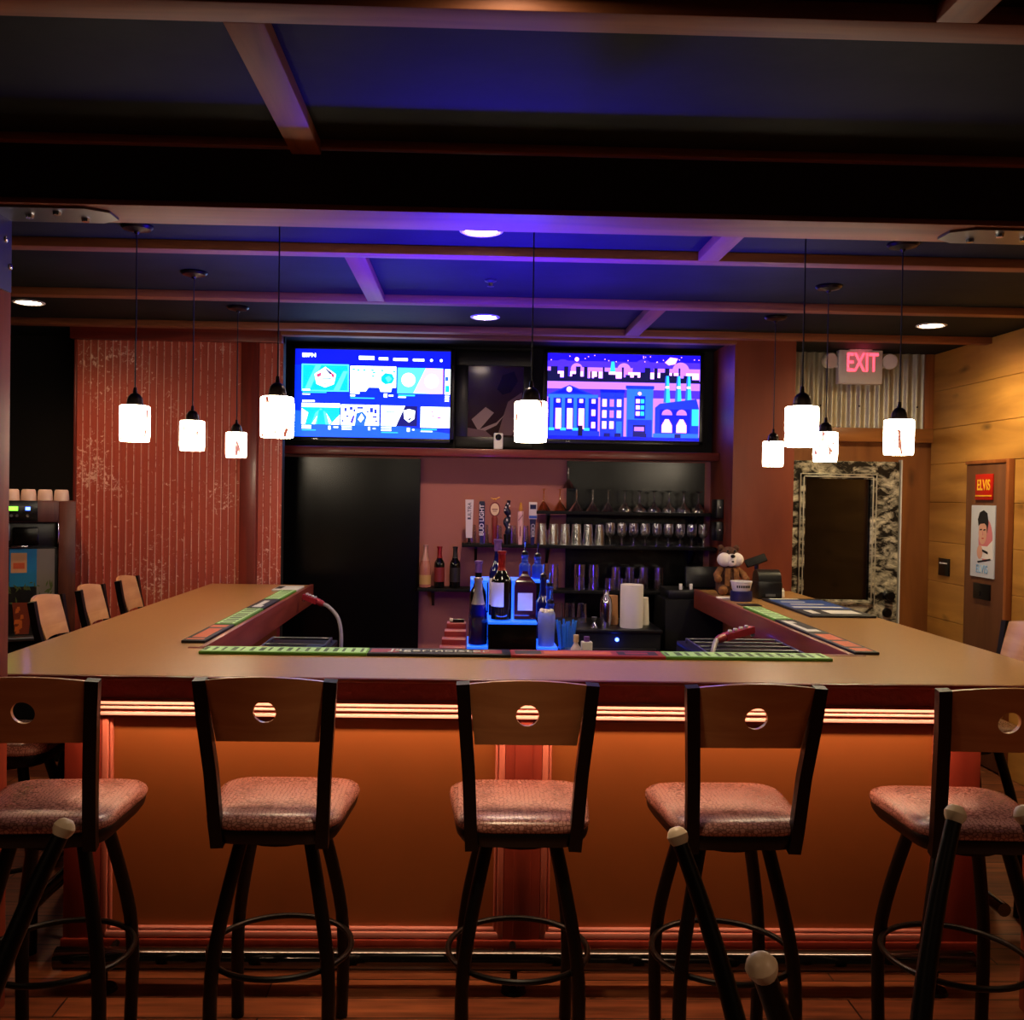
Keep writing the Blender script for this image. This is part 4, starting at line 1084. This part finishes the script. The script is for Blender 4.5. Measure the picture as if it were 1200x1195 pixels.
for x in (1.0, 1.085, 1.2): glass('rocks_glass', (x, 6.888, 1.0205), 'short rocks glass before the tall glasses on the bottom shelf', 'rocks glasses before the tall ones', ROCK)

# bottles -----------------------------------------------------------
glassy('green_glass_unused', (30, 50, 30), .4)
mat('wine_glass', (12, 12, 11), .08, spec=.6); mat('rose_glass', (176, 110, 96), .1, spec=.6); mat('blue_liquid', (14, 16, 84), .07, spec=.9); mat('foil_silver', (190, 180, 180), .3, metal=.8)
mat('foil_red', (140, 20, 22), .35, metal=.3); mat('foil_rose', (190, 140, 130), .35, metal=.5); mat('label_cream', (225, 215, 205), .6); mat('label_dark', (30, 24, 26), .5); mat('label_red', (120, 30, 34), .5)
mat('bourbon', (60, 24, 40), .1, spec=.6); mat('purple_cap', (110, 70, 150), .4); mat('label_gold', (190, 150, 90), .5); mat('ice_blue_glass', (38, 66, 190), .06, spec=.9)
def bottle(label, loc, h, r, glass_m, foil=None, foil_len=.09, label_m=None, lz=(.18, .5), neck=.35, nr=.0145, sq=False, group=None, rz=0., pour=False, kind='wine_bottle'):
    t = thing(kind, label, 'bottle', loc, rz, group)
    sh = h * (1 - neck)
    prof = [(0, .006), (r * .7, .0), (r, .004), (r, sh * .86), (r * .9, sh * .95), (r * .6, sh * 1.04), (nr * 1.15, sh * 1.15), (nr, sh * 1.22), (nr, h - .012), (nr * 1.2, h - .01), (nr * 1.2, h), (0, h)]
    if neck > .4: prof = [(0, .006), (r * .7, 0), (r, .004), (r, sh * .72), (r * .96, sh * .86), (r * .8, sh * 1.02), (r * .58, sh * 1.2), (nr * 1.12, sh * 1.42), (nr, h - .014), (nr * 1.25, h - .012), (nr * 1.25, h), (0, h)]
    b = MB().lathe(prof, glass_m, seg=24 if not sq else 4)
    if sq: b.xform(Matrix.Rotation(pi / 4, 4, 'Z')); b.xform(Matrix.Diagonal((1.25, .95, 1, 1)))
    b.build('glass_body', t, angle=30)
    if foil:
        up_ = [p for p in prof if p[1] > h - foil_len and p[0] > 0]
        lo_ = [p for p in prof if p[1] <= h - foil_len][-1]; f_ = (h - foil_len - lo_[1]) / (up_[0][1] - lo_[1])
        b = MB().lathe([(lo_[0] + (up_[0][0] - lo_[0]) * f_ + .001, h - foil_len)] + [(p[0] + .0012, p[1]) for p in up_] + [(up_[-1][0], h + .001), (0, h + .0015)], foil, seg=20); b.build('foil_cap', t)
    if label_m:
        if sq: MB().box(-r * .6, r * .6, -r * .685, -r * .66, h * lz[0], h * lz[1], label_m).build('paper_label', t)
        else: MB().lathe([(r + .0008, h * lz[0]), (r + .0008, h * lz[1])], label_m, seg=24, a0=-pi * .93, a1=-pi * .07).build('paper_label', t)
    if pour:
        b = MB(); b.lathe([(0, h), (.014, h), (.015, h + .012), (.006, h + .018), (0, h + .018)], 'black_plastic', seg=12); b.tube([(0, 0, h + .01), (0, -.006, h + .035), (0, -.028, h + .06)], .004, 'chrome', 8); b.build('pour_spout', t)
    return t
bottle('pink sparkling wine bottle at the left end of the bottom shelf', (-.305, 6.93, 1.0205), .3, .041, 'rose_glass', 'foil_rose', .11, 'label_gold', (.08, .3), .42)
bottle('dark wine bottle with red neck on the bottom shelf', (-.205, 6.93, 1.0205), .29, .037, 'wine_glass', 'foil_red', .08, 'label_red', (.15, .5), .34)
bottle('dark wine bottle with black neck on the bottom shelf, third from the end', (-.095, 6.93, 1.0205), .29, .038, 'wine_glass', 'label_dark', .08, 'label_dark', (.15, .5), .34)

# tap handles on the middle shelf
mat('tap_white', (214, 200, 210), .4); mat('tap_navy', (18, 20, 54), .35); mat('tap_red', (120, 26, 26), .4); mat('tap_tan', (226, 196, 160), .45); mat('tap_pink', (226, 176, 186), .4); mat('tap_gold', (200, 140, 60), .35, metal=.4); mat('tap_blue', (60, 90, 190), .4)
GH = 'beer tap handles on the middle shelf'
TX = (.0, .088, .178, .268, .36, .446); TY = 6.88; TZ = 1.3355
def tap(label, x): return thing('tap_handle', label, 'tap handle', (x, TY, TZ), group=GH)
t = tap('white slab tap handle with dark vertical lettering, leftmost', TX[0])
MB().lathe([(0, 0), (.02, 0), (.018, .008), (.008, .012), (.008, .036), (.014, .042), (0, .044)], 'black_metal', seg=14).build('ferrule', t)
MB().prism([(-.022, .042), (.022, .042), (.029, .31), (-.029, .31)], 'Y', -.012, .012, 'tap_white').build('paddle', t)
text_mesh('ULTRA', .036, 'tap_navy', 'lettering', t, (.002, -.0128, .235), (pi / 2, -pi / 2, 0))
MB().box(-.012, .012, -.0135, -.0115, .172, .18, 'tap_navy').build('printed_mark', t)
t = tap('black tap handle with bold white vertical lettering', TX[1])
b = MB().lathe([(0, 0), (.018, 0), (.013, .02), (.014, .07), (.022, .09), (.024, .285), (.02, .3), (0, .302)], 'tap_navy', seg=4); b.xform(Matrix.Rotation(pi / 4, 4, 'Z')); b.xform(Matrix.Diagonal((1.25, .8, 1, 1))); b.build('paddle', t)
text_mesh('BUD LIGHT', .043, 'tap_white', 'lettering', t, (.0, -.0145, .168), (pi / 2, -pi / 2, 0), bold=.001)
t = tap('oval-headed tap handle with tan badge and dark red shaft', TX[2])
MB().lathe([(0, 0), (.016, 0), (.014, .03), (.018, .1), (.022, .18), (.012, .2), (0, .2)], 'tap_red', seg=14).build('shaft', t)
b = MB(); b.lathe([(0, -.008), (.04, -.008), (.042, 0), (.04, .008), (0, .008)], 'tap_red', seg=28); b.xform(Matrix.Translation((0, 0, .245)) @ Matrix.Rotation(pi / 2, 4, 'X') @ Matrix.Diagonal((.9, 1.25, 1, 1))); b.build('badge_rim', t)
b = MB(); b.lathe([(0, 0), (.034, 0), (.034, .003), (0, .003)], 'tap_tan', seg=28); b.xform(Matrix.Translation((0, -.008, .245)) @ Matrix.Rotation(pi / 2, 4, 'X') @ Matrix.Diagonal((.9, 1.25, 1, 1))); b.build('badge', t)
b = MB(); b.box(-.02, .02, -.0125, -.0105, .242, .248, 'tap_red'); b.box(-.014, .014, -.0125, -.0105, .23, .234, 'tap_red'); b.build('printed_mark', t)
b = MB(); b.ball((0, 0, .315), .01, 'tap_gold', (1, .8, .8)); b.tube([(-.03, 0, .325), (-.012, 0, .316), (.012, 0, .32), (.034, 0, .33)], .004, 'tap_gold', 8); b.build('finial', t)
t = tap('twisted dark blue sculpted tap handle with pale flecks', TX[3])
b = MB(); pts = [(.008 * sin(k * .9), .006 * cos(k * .9), .07 + k * .0148) for k in range(17)]
b.tube(pts, [.02 + .006 * sin(k * 1.3) - (.012 if k > 14 else 0) for k in range(17)], 'tap_navy', 12); b.build('sculpted_body', t)
MB().lathe([(0, 0), (.02, 0), (.024, .03), (.026, .072), (0, .08)], 'black_metal', seg=14).build('ferrule', t)
b = MB()
for x, z in ((-.014, .26), (.012, .27), (.0, .285), (.016, .2), (-.004, .17), (.012, .14), (.01, .12), (-.02, .24)): b.ball((x, -.022, z), .006, 'tap_white', (1, .6, 1.2), 8, 6)
b.build('flecks', t)
t = tap('slim pink tap handle with gold tip', TX[4])
b = MB().lathe([(0, 0), (.015, 0), (.016, .05), (.021, .14), (.022, .23), (.016, .235), (0, .236)], 'tap_pink', seg=16); b.build('shaft', t)
MB().lathe([(0, .23), (.012, .232), (.014, .25), (.01, .27), (.008, .29), (0, .298)], 'tap_gold', seg=14).build('finial', t)
b = MB(); b.tube([(-.016, -.018, .17), (.0, -.024, .19), (.016, -.018, .21)], .002, 'tap_red', 6); b.tube([(-.002, -.021, .06), (-.002, -.022, .13)], .003, 'tap_red', 6); b.build('printed_mark', t)
t = tap('navy tap handle with white upper plaque, rightmost', TX[5])
b = MB().prism([(-.012, 0), (.012, 0), (.022, .19), (-.022, .19)], 'Y', -.011, .011, 'tap_navy'); b.build('paddle', t)
MB().box(-.028, .028, -.013, .013, .18, .3, 'tap_white', .003).build('plaque', t)
b = MB(); b.box(-.021, .021, -.0145, -.0125, .25, .282, 'tap_navy'); b.box(-.027, .027, -.0142, -.0125, .186, .205, 'tap_blue'); b.build('printed_mark', t)
text_mesh('CIDER', .034, 'tap_white', 'lettering', t, (.0, -.0118, .1), (pi / 2, pi / 2, 0))

# ------------------------------------------------------------------ lit bottle display and what stands on it
WB = .93
t = thing('back_workbench', 'black work surface behind the bar front, under the bottle display', 'workbench', (.25, 4.2, 0))
MB().box(-.55, .55, -.3, .42, .88, WB, 'black_matte', .004).build('worktop', t)
b = MB(); b.box(-.53, .53, -.28, .4, .04, .88, 'black_matte'); b.build('cabinet_body', t)
DB = WB + .0005
t = thing('bottle_display', 'stepped bottle display of blue glowing acrylic', 'display', (.16, 4.05, DB))
b = MB(); b.box(-.162, -.075, 0, .3, 0, .11, 'black_gloss', .002); b.box(.128, .215, 0, .3, 0, .11, 'black_gloss', .002); b.box(-.073, .126, 0, .32, 0, .215, 'black_gloss', .002); b.box(-.15, .2, .321, .5, 0, .36, 'black_gloss', .002); b.build('step_body', t)
b = MB(); b.box(-.162, -.075, -.002, .3, .1105, .121, 'acrylic_blue', .002); b.build('lit_tread', t)
b = MB(); b.box(.128, .215, -.002, .3, .1105, .121, 'acrylic_blue', .002); b.build('lit_tread', t)
b = MB(); b.box(-.075, .128, -.002, .32, .2155, .226, 'acrylic_blue', .002); b.build('lit_tread', t)
b = MB(); b.box(-.15, .2, .32, .5, .3605, .371, 'acrylic_blue', .002); b.build('lit_tread', t)
b = MB(); b.box(-.15, -.076, .305, .32, .122, .36, 'acrylic_blue'); b.box(-.07, .125, .3185, .3205, .226, .36, 'acrylic_blue'); b.build('lit_riser', t)
light('SPOT', 'display_glow_fill', (.1, 4.45, DB + .57), 700., (.02, .004, 1), (radians(1) - pi, 0, 0), spot_size=radians(131), spot_blend=1., shadow_soft_size=.06)  # added lamp afloat above the bottles, no fixture, throws blue onto the ceiling
light('POINT', 'display_spill_fill', (.2, 4.62, 1.22), 8., (.12, .04, 1), shadow_soft_size=.05)  # added behind the display to spill blue onto the back wall
light('AREA', 'display_led_low', (.16, 4.04, DB + .24), .35, (.03, .10, 1), (pi, 0, 0), shape='RECTANGLE', size=.2, size_y=.03)
T1 = DB + .1215; T2 = DB + .2265; T3 = DB + .3715
GB = 'bottles on the lit display'
bottle('silver-necked blue sparkling wine bottle at the front left of the display', (.043, 4.11, T1), .28, .039, 'blue_liquid', 'foil_silver', .11, None, neck=.44, group=GB)
bottle('dark bottle with violet cap behind the silver-necked bottle', (.044, 4.27, T1), .34, .037, 'wine_glass', 'purple_cap', .05, None, group=GB)
bottle('dark wine bottle with red foil and cream label, centre of the display', (.14, 4.12, T2), .288, .043, 'wine_glass', 'foil_red', .08, 'label_cream', (.2, .55), .36, group=GB, rz=-1.15)
bottle('squat square purple bottle with pale label on the display', (.24, 4.14, T2), .185, .052, 'bourbon', None, 0, 'label_cream', (.22, .62), .1, .012, True, GB, kind='liquor_bottle')
bottle('tall bottle with violet cap and pale label close behind the red-foil bottle', (.126, 4.25, T2), .33, .036, 'blue_liquid', 'purple_cap', .05, 'label_cream', (.15, .5), group=GB, kind='liquor_bottle')
bottle('small square bottle with pale label on the top step of the display', (.14, 4.45, T3), .13, .024, 'blue_liquid', None, 0, 'label_cream', (.3, .7), .25, .013, True, GB, kind='liquor_bottle')
bottle('icy blue bottle with bent pour spout at the back of the display', (.255, 4.44, T3), .11, .026, 'ice_blue_glass', None, 0, None, group=GB, pour=True, kind='liquor_bottle')
bottle('short bottle with pour spout at the back right of the display', (.315, 4.47, T3), .10, .026, 'ice_blue_glass', None, 0, None, group=GB, pour=True, kind='liquor_bottle')
bottle('tall bottle with pour spout behind the frosted jar', (.33, 4.30, T1), .27, .034, 'blue_liquid', None, 0, None, group=GB, pour=True, kind='liquor_bottle')
bottle('slim blue bottle with pour spout right of the square purple bottle', (.352, 4.22, T1), .24, .02, 'ice_blue_glass', None, 0, 'label_dark', (.1, .4), group=GB, pour=True, kind='liquor_bottle')
bottle('short bottle with pour spout beside the frosted jar', (.352, 4.175, T1), .17, .02, 'ice_blue_glass', None, 0, None, group=GB, pour=True, kind='liquor_bottle')
def jar_mat():
    m, nt, b = _new('frosted_jar'); b.inputs['Base Color'].default_value = (.55, .6, .8, 1); b.inputs['Roughness'].default_value = .35
    b.inputs['Base Color'].default_value = (.8, .85, 1, 1); b.inputs['Transmission Weight'].default_value = .75; b.inputs['IOR'].default_value = 1.25
jar_mat()
t = thing('frosted_jar', 'frosted jar of garnish glowing blue at the front right of the display', 'jar', (.33, 4.1, T1))
MB().lathe([(0, .002), (.031, 0), (.034, .005), (.037, .13), (.034, .142), (.032, .14), (.032, .13), (0, .128)], 'frosted_jar', seg=24).build('vessel', t)
b = MB(); rnd = random.Random(2)
for k in range(9): b.ball((rnd.uniform(-.022, .022), rnd.uniform(-.022, .022), .138 + rnd.uniform(0, .012)), .011, 'label_cream', (1, 1, .8), 8, 6)
g_ = b.build('garnish', t); g_['kind'] = 'stuff'
mat('straw_blue', (50, 130, 250), .4)
t = thing('straw_cup', 'clear cup packed with blue straws right of the display', 'cup', (.414, 4.1, WB + .0005))
MB().lathe([(0, .0), (.03, 0), (.034, .12), (.032, .12), (.028, .004), (0, .004)], 'clear_glass', seg=18).build('cup', t)
for k in range(18):
    a = 2 * pi * k / 18; r0, r1 = .012 + .008 * (k % 2), .03 + .008 * (k % 3)
    MB().tube([(r0 * cos(a), r0 * sin(a), .006), (r1 * cos(a) * .9, r1 * sin(a) * .9, .21 + .01 * (k % 3))], .0048, 'straw_blue', 6).build('straw', t)
t = thing('salt_shaker', 'small shaker with white cap in front of the blue straws', 'shaker', (.392, 3.96, WB + .0005))
MB().lathe([(0, 0), (.022, 0), (.024, .01), (.022, .09), (0, .095)], 'label_gold', seg=16).build('body', t); MB().lathe([(0, .09), (.026, .092), (.028, .105), (.02, .118), (0, .12)], 'white_plastic', seg=16).build('cap', t)
t = thing('bitters_bottle', 'small white-capped bottle with dark label beside the white carton', 'bottle', (.443, 3.985, WB + .0005))
MB().lathe([(0, 0), (.02, 0), (.021, .005), (.021, .13), (.008, .15), (.008, .165), (0, .165)], 'tap_white', seg=16).build('body', t); MB().lathe([(0, .155), (.011, .156), (.011, .185), (0, .186)], 'tap_tan', seg=12).build('cap', t)
MB().lathe([(.0216, .03), (.0216, .11)], 'tap_navy', seg=16, a0=-pi * .9, a1=-pi * .1).build('paper_label', t)
t = thing('carton', 'plain white carton standing right of the blue straws', 'carton', (.49, 4.01, WB + .0005))
MB().box(-.022, .022, -.02, .02, 0, .155, 'white_plastic', .003).build('box', t); MB().lathe([(0, .155), (.012, .155), (.012, .175), (0, .176)], 'purple_cap', seg=14).build('cap', t)
# red stepped rack left of the display
mat('rack_red', (150, 40, 44), .5)
t = thing('napkin_rack', 'red stepped rack left of the glowing bottle display', 'rack', (-.096, 4.05, WB + .0005))
for k in range(4):
    MB().box(-.02 + k * .008, .09, .0 + k * .09, .085 + k * .09, 0 if k else 0, .115 + k * .022, 'rack_red', .003).build('step', t)
t = thing('bottle_opener', 'dark bar tool lying on top of the red stepped rack', 'bar tool', (-.045, 4.36, WB + .1823)); MB().box(-.035, .03, -.01, .01, 0, .014, 'black_plastic', .003).build('handle', t); MB().box(-.035, -.02, -.011, .011, .002, .0155, 'label_cream', .002).build('grip_end', t)

# ------------------------------------------------------------------ back cooler with towels
t = thing('back_bar_cooler', 'low black cooler with a blue indicator light under the shelves', 'cooler', (.75, 6.5, 0))
MB().box(-.5, .48, -.3, .3, 0, .815, 'black_matte', .006).build('body', t); MB().box(-.51, .49, -.31, .3, .815, .838, 'black_plastic', .004).build('top', t)
MB().box(-.47, .45, -.312, -.3, .05, .72, 'black_plastic', .004).build('door', t)
MB().lathe([(0, 0), (.012, 0), (.012, .006), (0, .006)], 'led_blue', seg=14).build('indicator_light', t, (.2, -.301, .775), (pi / 2, 0, 0))
light('POINT', 'indicator_glow', (.95, 6.15, .775), .12, (.02, .05, 1), shadow_soft_size=.012)
CT = .8385
t = thing('paper_towel_roll', 'upright white paper towel roll on the black cooler', 'paper towel', (1.06, 6.32, CT))
MB().lathe([(.02, 0), (.072, 0), (.074, .01), (.074, .268), (.072, .278), (.022, .278), (.02, .26)], 'white_paper', seg=28).build('roll', t); MB().lathe([(0, .0), (.02, 0), (.02, .272), (0, .272)], 'label_tan', seg=14).build('core', t)
for k, (x, h, l) in enumerate(((.955, .19, 'stack of paper cups left of the towel roll'), (1.16, .18, 'stack of paper cups right of the towel roll'))):
    tag(MB().lathe([(0, 0), (.042, 0), (.043, .01), (.036, h), (0, h)], 'label_tan' if k == 0 else 'white_paper', seg=20).build('cup_stack', None, (x, 6.47, CT)), l, 'cups')
tag(MB().lathe([(0, 0), (.035, 0), (.04, .09), (.04, .14), (.034, .18), (.02, .2), (.018, .235), (0, .24)], 'chrome', seg=20).build('cocktail_shaker', None, (.90, 6.36, CT)), 'chrome cocktail shaker beside the paper cup stack', 'shaker')
tag(MB().lathe([(.024, 0), (.02, .01), (.006, .032), (.022, .066), (.02, .066), (.0, .03)], 'chrome', seg=16).build('jigger', None, (.815, 6.3, CT)), 'small chrome jigger at the left of the cooler top', 'jigger')
for k, x in enumerate((.60, .68, .76)): glass('tumbler', (x, 6.5, CT), 'tumbler in the dark at the left of the cooler top', 'tumblers on the cooler', TALL)

# ------------------------------------------------------------------ wells, soda guns
def bench(label, x0, x1, y0, y1, z):
    t = thing('steel_sink', label, 'sink', ((x0 + x1) / 2, (y0 + y1) / 2, 0)); w2, d2 = (x1 - x0) / 2, (y1 - y0) / 2
    b = MB(); b.box(-w2, w2, -d2, d2, .1, z - .02, 'black_matte'); b.build('cabinet', t)
    b = MB(); b.box(-w2, w2, -d2, d2, z - .02, z, 'steel_dark', .004); b.build('drainboard', t)
    b = MB()
    for k in range(5): y = -d2 + .12 + k * (2 * d2 - .2) / 4; b.tube([(-w2 + .03, y, z + .02), (w2 - .02, y, z + .02)], .005, 'steel', 8)
    b.tube([(-w2 + .03, -d2 + .12, z + .02), (-w2 + .03, d2 - .08, z + .02)], .005, 'steel', 8); b.tube([(w2 - .02, -d2 + .12, z + .02), (w2 - .02, d2 - .08, z + .02)], .006, 'steel', 8)
    for sx in (-w2 + .03, w2 - .02):
        for sy in (-d2 + .12, d2 - .08): b.tube([(sx, sy, z - .002), (sx, sy, z + .022)], .005, 'steel', 6)
    b.build('wire_rack', t)
    return t
mat('steel_dark', (40, 40, 44), .35, metal=.8)
bench('dark steel sink with wire rack inside the left counter', -1.0, -.66, 3.95, 5.0, .93)
bench('dark steel sink with wire rack inside the right counter', 1.02, 1.5, 4.1, 4.75, .985)
tag(MB().box(-.04, .04, -.16, .16, 0, .012, 'tap_navy', .003).build('drink_menu', None, (-.73, 4.45, .956), (0, 0, -.2)), 'dark blue menu card lying on the left wire rack', 'menu card')
t = thing('snack_bag', 'folded brown snack bag on the left wire rack', 'bag', (-.88, 4.2, .956)); b = MB(); b.ball((0, 0, .03), .08, 'label_tan', (.9, 1.2, .4)); b.build('pouch', t); MB().box(-.06, .06, .09, .12, .02, .026, 'mat_orange').build('crimped_end', t)
mat('gun_red', (150, 34, 44), .4); mat('hose_grey', (150, 146, 146), .4)
def soda_gun(label, pts, head, tip):
    t = thing('soda_gun', label, 'soda gun', pts[0]); o = Vector(pts[0])
    P = [Vector(p) - o for p in pts]
    # smooth through the points
    Q = []
    for k in range(len(P) - 1):
        p0, p1, p2, p3 = P[max(k - 1, 0)], P[k], P[k + 1], P[min(k + 2, len(P) - 1)]
        for s in range(6):
            u = s / 6; Q.append(.5 * ((2 * p1) + (p2 - p0) * u + (2 * p0 - 5 * p1 + 4 * p2 - p3) * u * u + (3 * p1 - p0 - 3 * p2 + p3) * u ** 3))
    Q.append(P[-1])
    MB().tube(Q, .011, 'hose_grey', 12).build('hose', t)
    a = Vector(head) - o; c = Vector(tip) - o; d = (c - a).normalized()
    MB().tube([P[-1], P[-1].lerp(a, .5), a], [.013, .02, .017], 'gun_red', 12).build('grip_collar', t)
    up = Vector((0, 0, 1)); s = d.cross(up).normalized()
    b = MB(); b.bar([a, a + d * .05, c], .04, .03, 'gun_red', s); b.build('gun_head', t)
    b = MB()
    for k in range(4):
        p = a.lerp(c, .2 + k * .2) + Vector((0, 0, .02)); b.box(p.x - .008, p.x + .008, p.y - .01, p.y + .01, p.z - .004, p.z + .006, 'white_plastic', .002)
    b.build('buttons', t)
    b = MB(); b.tube([c - d * .01, c + d * .01 + Vector((0, 0, -.03))], .01, 'chrome', 10); b.build('nozzle', t)
    return t
soda_gun('red soda gun on a grey hose hanging from the left counter end', [(-.735, 5.72, .72), (-.735, 5.72, .86), (-.76, 5.75, .95), (-.82, 5.8, 1.005), (-.85, 5.82, 1.017)], (-.89, 5.84, 1.03), (-.98, 5.9, 1.055))
soda_gun('red soda gun on a grey hose beside the right counter', [(1.02, 4.08, .93), (1.03, 4.1, 1.01), (1.06, 4.18, 1.045), (1.1, 4.3, 1.055)], (1.15, 4.36, 1.06), (1.3, 4.45, 1.085))

# ------------------------------------------------------------------ right end of the bar
mat('fur_brown', (74, 42, 24), .9, noise=.5, nscale=60, bump=.6, bscale=160); mat('fur_tan', (128, 82, 40), .9, noise=.4, nscale=50, bump=.6, bscale=160); mat('fur_white', (225, 215, 210), .9, bump=.4, bscale=160); mat('tub_blue', (20, 22, 80), .4)
t = thing('plush_animal', 'brown plush animal with white muzzle sitting at the right counter end', 'plush toy', (1.655, 6.21, 1.0702), .1)
t.scale = (.86, .86, .86)
def rings(prof, m, c=(0, 0, 0), sx=1., sy=1.): return MB().lathe(prof, m, c, 24, sx, sy)
b = rings([(0, 0), (.07, .0), (.09, .03), (.092, .08), (.08, .14), (.06, .2), (.05, .215), (0, .22)], 'fur_brown', sy=.8)
b.ball((0, .0, .28), .08, 'fur_brown', (1, .85, .95), 20, 14); b.build('body', t, angle=80)
b = MB(); b.ball((-.042, -.04, .262), .052, 'fur_white', (1.15, .8, 1)); b.ball((.042, -.04, .262), .052, 'fur_white', (1.15, .8, 1)); b.ball((0, -.055, .262), .045, 'fur_white', (1, .8, 1)); b.ball((0, -.06, .245), .038, 'fur_white', (1, .8, .9)); b.build('muzzle', t, angle=80)
b = MB(); b.ball((.0, -.092, .29), .015, 'black_plastic', (1.2, .8, .9)); b.ball((.0, -.094, .25), .009, 'black_plastic', (1.2, .6, .7)); b.build('nose_and_mouth', t)
for s in (-1, 1):
    b = MB(); b.ball((s * .028, -.06, .326), .009, 'black_plastic'); b.build('eye', t)
    b = MB(); b.ball((s * .06, 0, .345), .024, 'fur_brown', (1, .6, 1)); b.build('ear', t)
    b = MB(); b.tube([(s * .06, -.01, .19), (s * .1, -.04, .15), (s * .105, -.075, .125)], [.026, .028, .024], 'fur_tan', 12); b.ball((s * .105, -.08, .122), .028, 'fur_tan'); b.build('arm', t, angle=80)
    b = MB(); b.tube([(s * .05, -.03, .046), (s * .075, -.1, .042)], [.04, .036], 'fur_brown', 12); b.ball((s * .076, -.105, .04), .036, 'fur_tan', (1, .8, 1)); b.build('leg', t, angle=80)
    b = MB(); b.prism([(s * .012, .2), (s * .05, .2), (s * .055, .07), (s * .02, .07)], 'Y', -.085, -.072, 'fur_tan'); b.build('vest_panel', t)
t = thing('tip_tub', 'white plastic tub with dark lettering on a dark blue base before the plush animal', 'tub', (1.635, 5.83, 1.0702))
MB().lathe([(0, 0), (.062, 0), (.066, .01), (.064, .06), (0, .062)], 'tub_blue', seg=24).build('base', t)
MB().lathe([(.05, .0625), (.052, .065), (.062, .11), (.065, .112), (.065, .12), (.06, .12), (.05, .066)], 'white_plastic', seg=24).build('tub', t)
b = MB()
for k in range(7):
    a = -pi / 2 + (k - 3) * .22; b.box(-.004, .004, -.001, .001, 0, .014, 'ink_black'); b.bm.verts.ensure_lookup_table()
    for v in b.bm.verts[-8:]: v.co = Matrix.Translation((.0585 * cos(a), .0585 * sin(a), .082)) @ Matrix.Rotation(a + pi / 2, 4, 'Z') @ v.co
b.build('printed_marks', t)
t = thing('receipt_printer', 'black receipt printer beside the white tub', 'printer', (1.84, 5.99, 1.0702))
b = MB(); b.box(-.075, .075, -.07, .09, 0, .11, 'black_plastic', .012); b.build('body', t)
b = MB(); b.lathe([(0, -.07), (.07, -.07), (.07, .07), (0, .07)], 'black_plastic', seg=24); b.xform(Matrix.Translation((0, .01, .11)) @ Matrix.Rotation(pi / 2, 4, 'Y')); b.build('roll_cover', t)
MB().box(-.03, .03, -.073, -.069, .02, .035, 'steel').build('badge', t)
t = thing('payment_terminal', 'dark point-of-sale screen on a stand behind the receipt printer', 'terminal', (1.86, 6.28, 1.0702))
MB().box(-.05, .05, -.06, .06, 0, .015, 'black_plastic', .004).build('base', t); MB().tube([(0, 0, .01), (0, .01, .2)], .014, 'black_plastic', 10).build('stand', t)
b = MB(); b.box(-.07, .07, -.01, .01, -.025, .03, 'black_matte', .006); b.xform(Matrix.Translation((-.005, .005, .212)) @ Matrix.Rotation(-.35, 4, 'Y') @ Matrix.Rotation(-.5, 4, 'X')); b.build('screen', t)
tag(MB().lathe([(0, 0), (.02, 0), (.02, .04), (.014, .045), (.014, .055), (0, .056)], 'white_plastic', seg=14).build('pill_jar', None, (1.965, 6.1, 1.0702)), 'tiny white jar right of the receipt printer', 'jar')
tag(MB().box(-.05, .05, -.03, .03, 0, .012, 'white_paper', .002).build('notepad', None, (1.565, 5.93, 1.0702)), 'small white notepad at the inner edge beside the tub', 'notepad')
t = thing('cash_register', 'black register on the dark counter left of the plush animal', 'register', (1.52, 6.72, 0))
MB().box(-.2, .2, -.2, .2, 0, 1.0, 'black_matte', .004).build('stand_cabinet', t); MB().box(-.17, .17, -.15, .17, 1.0, 1.06, 'black_plastic', .006).build('drawer', t)
b = MB(); b.box(-.12, .12, -.02, .02, 0, .15, 'black_plastic', .008); b.xform(Matrix.Translation((.1, .02, 1.06)) @ Matrix.Rotation(-.2, 4, 'X')); b.build('screen', t)
for x in (-.08, -.01): MB().box(x - .01, x + .01, -.12, -.1, 1.0605, 1.1, 'white_plastic', .003).build('receipt_clip', t)
for z, l in ((1.545, 'upper small black box on the pier side wall by the shelves'), (1.39, 'lower small black box on the pier side wall by the shelves')):
    t = thing('wall_speaker', l, 'speaker', (1.7495, 6.78, z)); MB().box(-.05, 0, -.07, .07, 0, .13, 'black_plastic', .004).build('housing', t); MB().box(-.03, -.02, -.0725, -.0695, .07, .08, 'white_plastic').build('indicator', t)

# ------------------------------------------------------------------ world, camera, view
wd = bpy.data.worlds.new('World'); S.world = wd; wd.use_nodes = True
bg = wd.node_tree.nodes['Background']; bg.inputs['Color'].default_value = (1, .72, .5, 1); bg.inputs['Strength'].default_value = .004

F = 1150.
cam = bpy.data.cameras.new('Camera'); co = bpy.data.objects.new('Camera', cam); COL.objects.link(co)
cam.sensor_fit = 'HORIZONTAL'; cam.sensor_width = 36; cam.lens = F / 1200 * 36
cam.shift_x = 20 / 1200
cam.clip_start = .05
R_ = Matrix.Rotation(-.026, 4, 'Z') @ Matrix.Rotation(pi / 2 - .0152, 4, 'X') @ Matrix.Rotation(.0163, 4, 'Z')
co.matrix_world = Matrix.Translation((0, 0, 1.68)) @ R_
S.camera = co
S.view_settings.view_transform = 'Standard'; S.view_settings.look = 'None'; S.view_settings.exposure = .8; S.view_settings.gamma = 1
S.view_settings.use_curve_mapping = False
S.cycles.use_denoising = True
S.cycles.max_bounces = 8; S.cycles.sample_clamp_indirect = 4
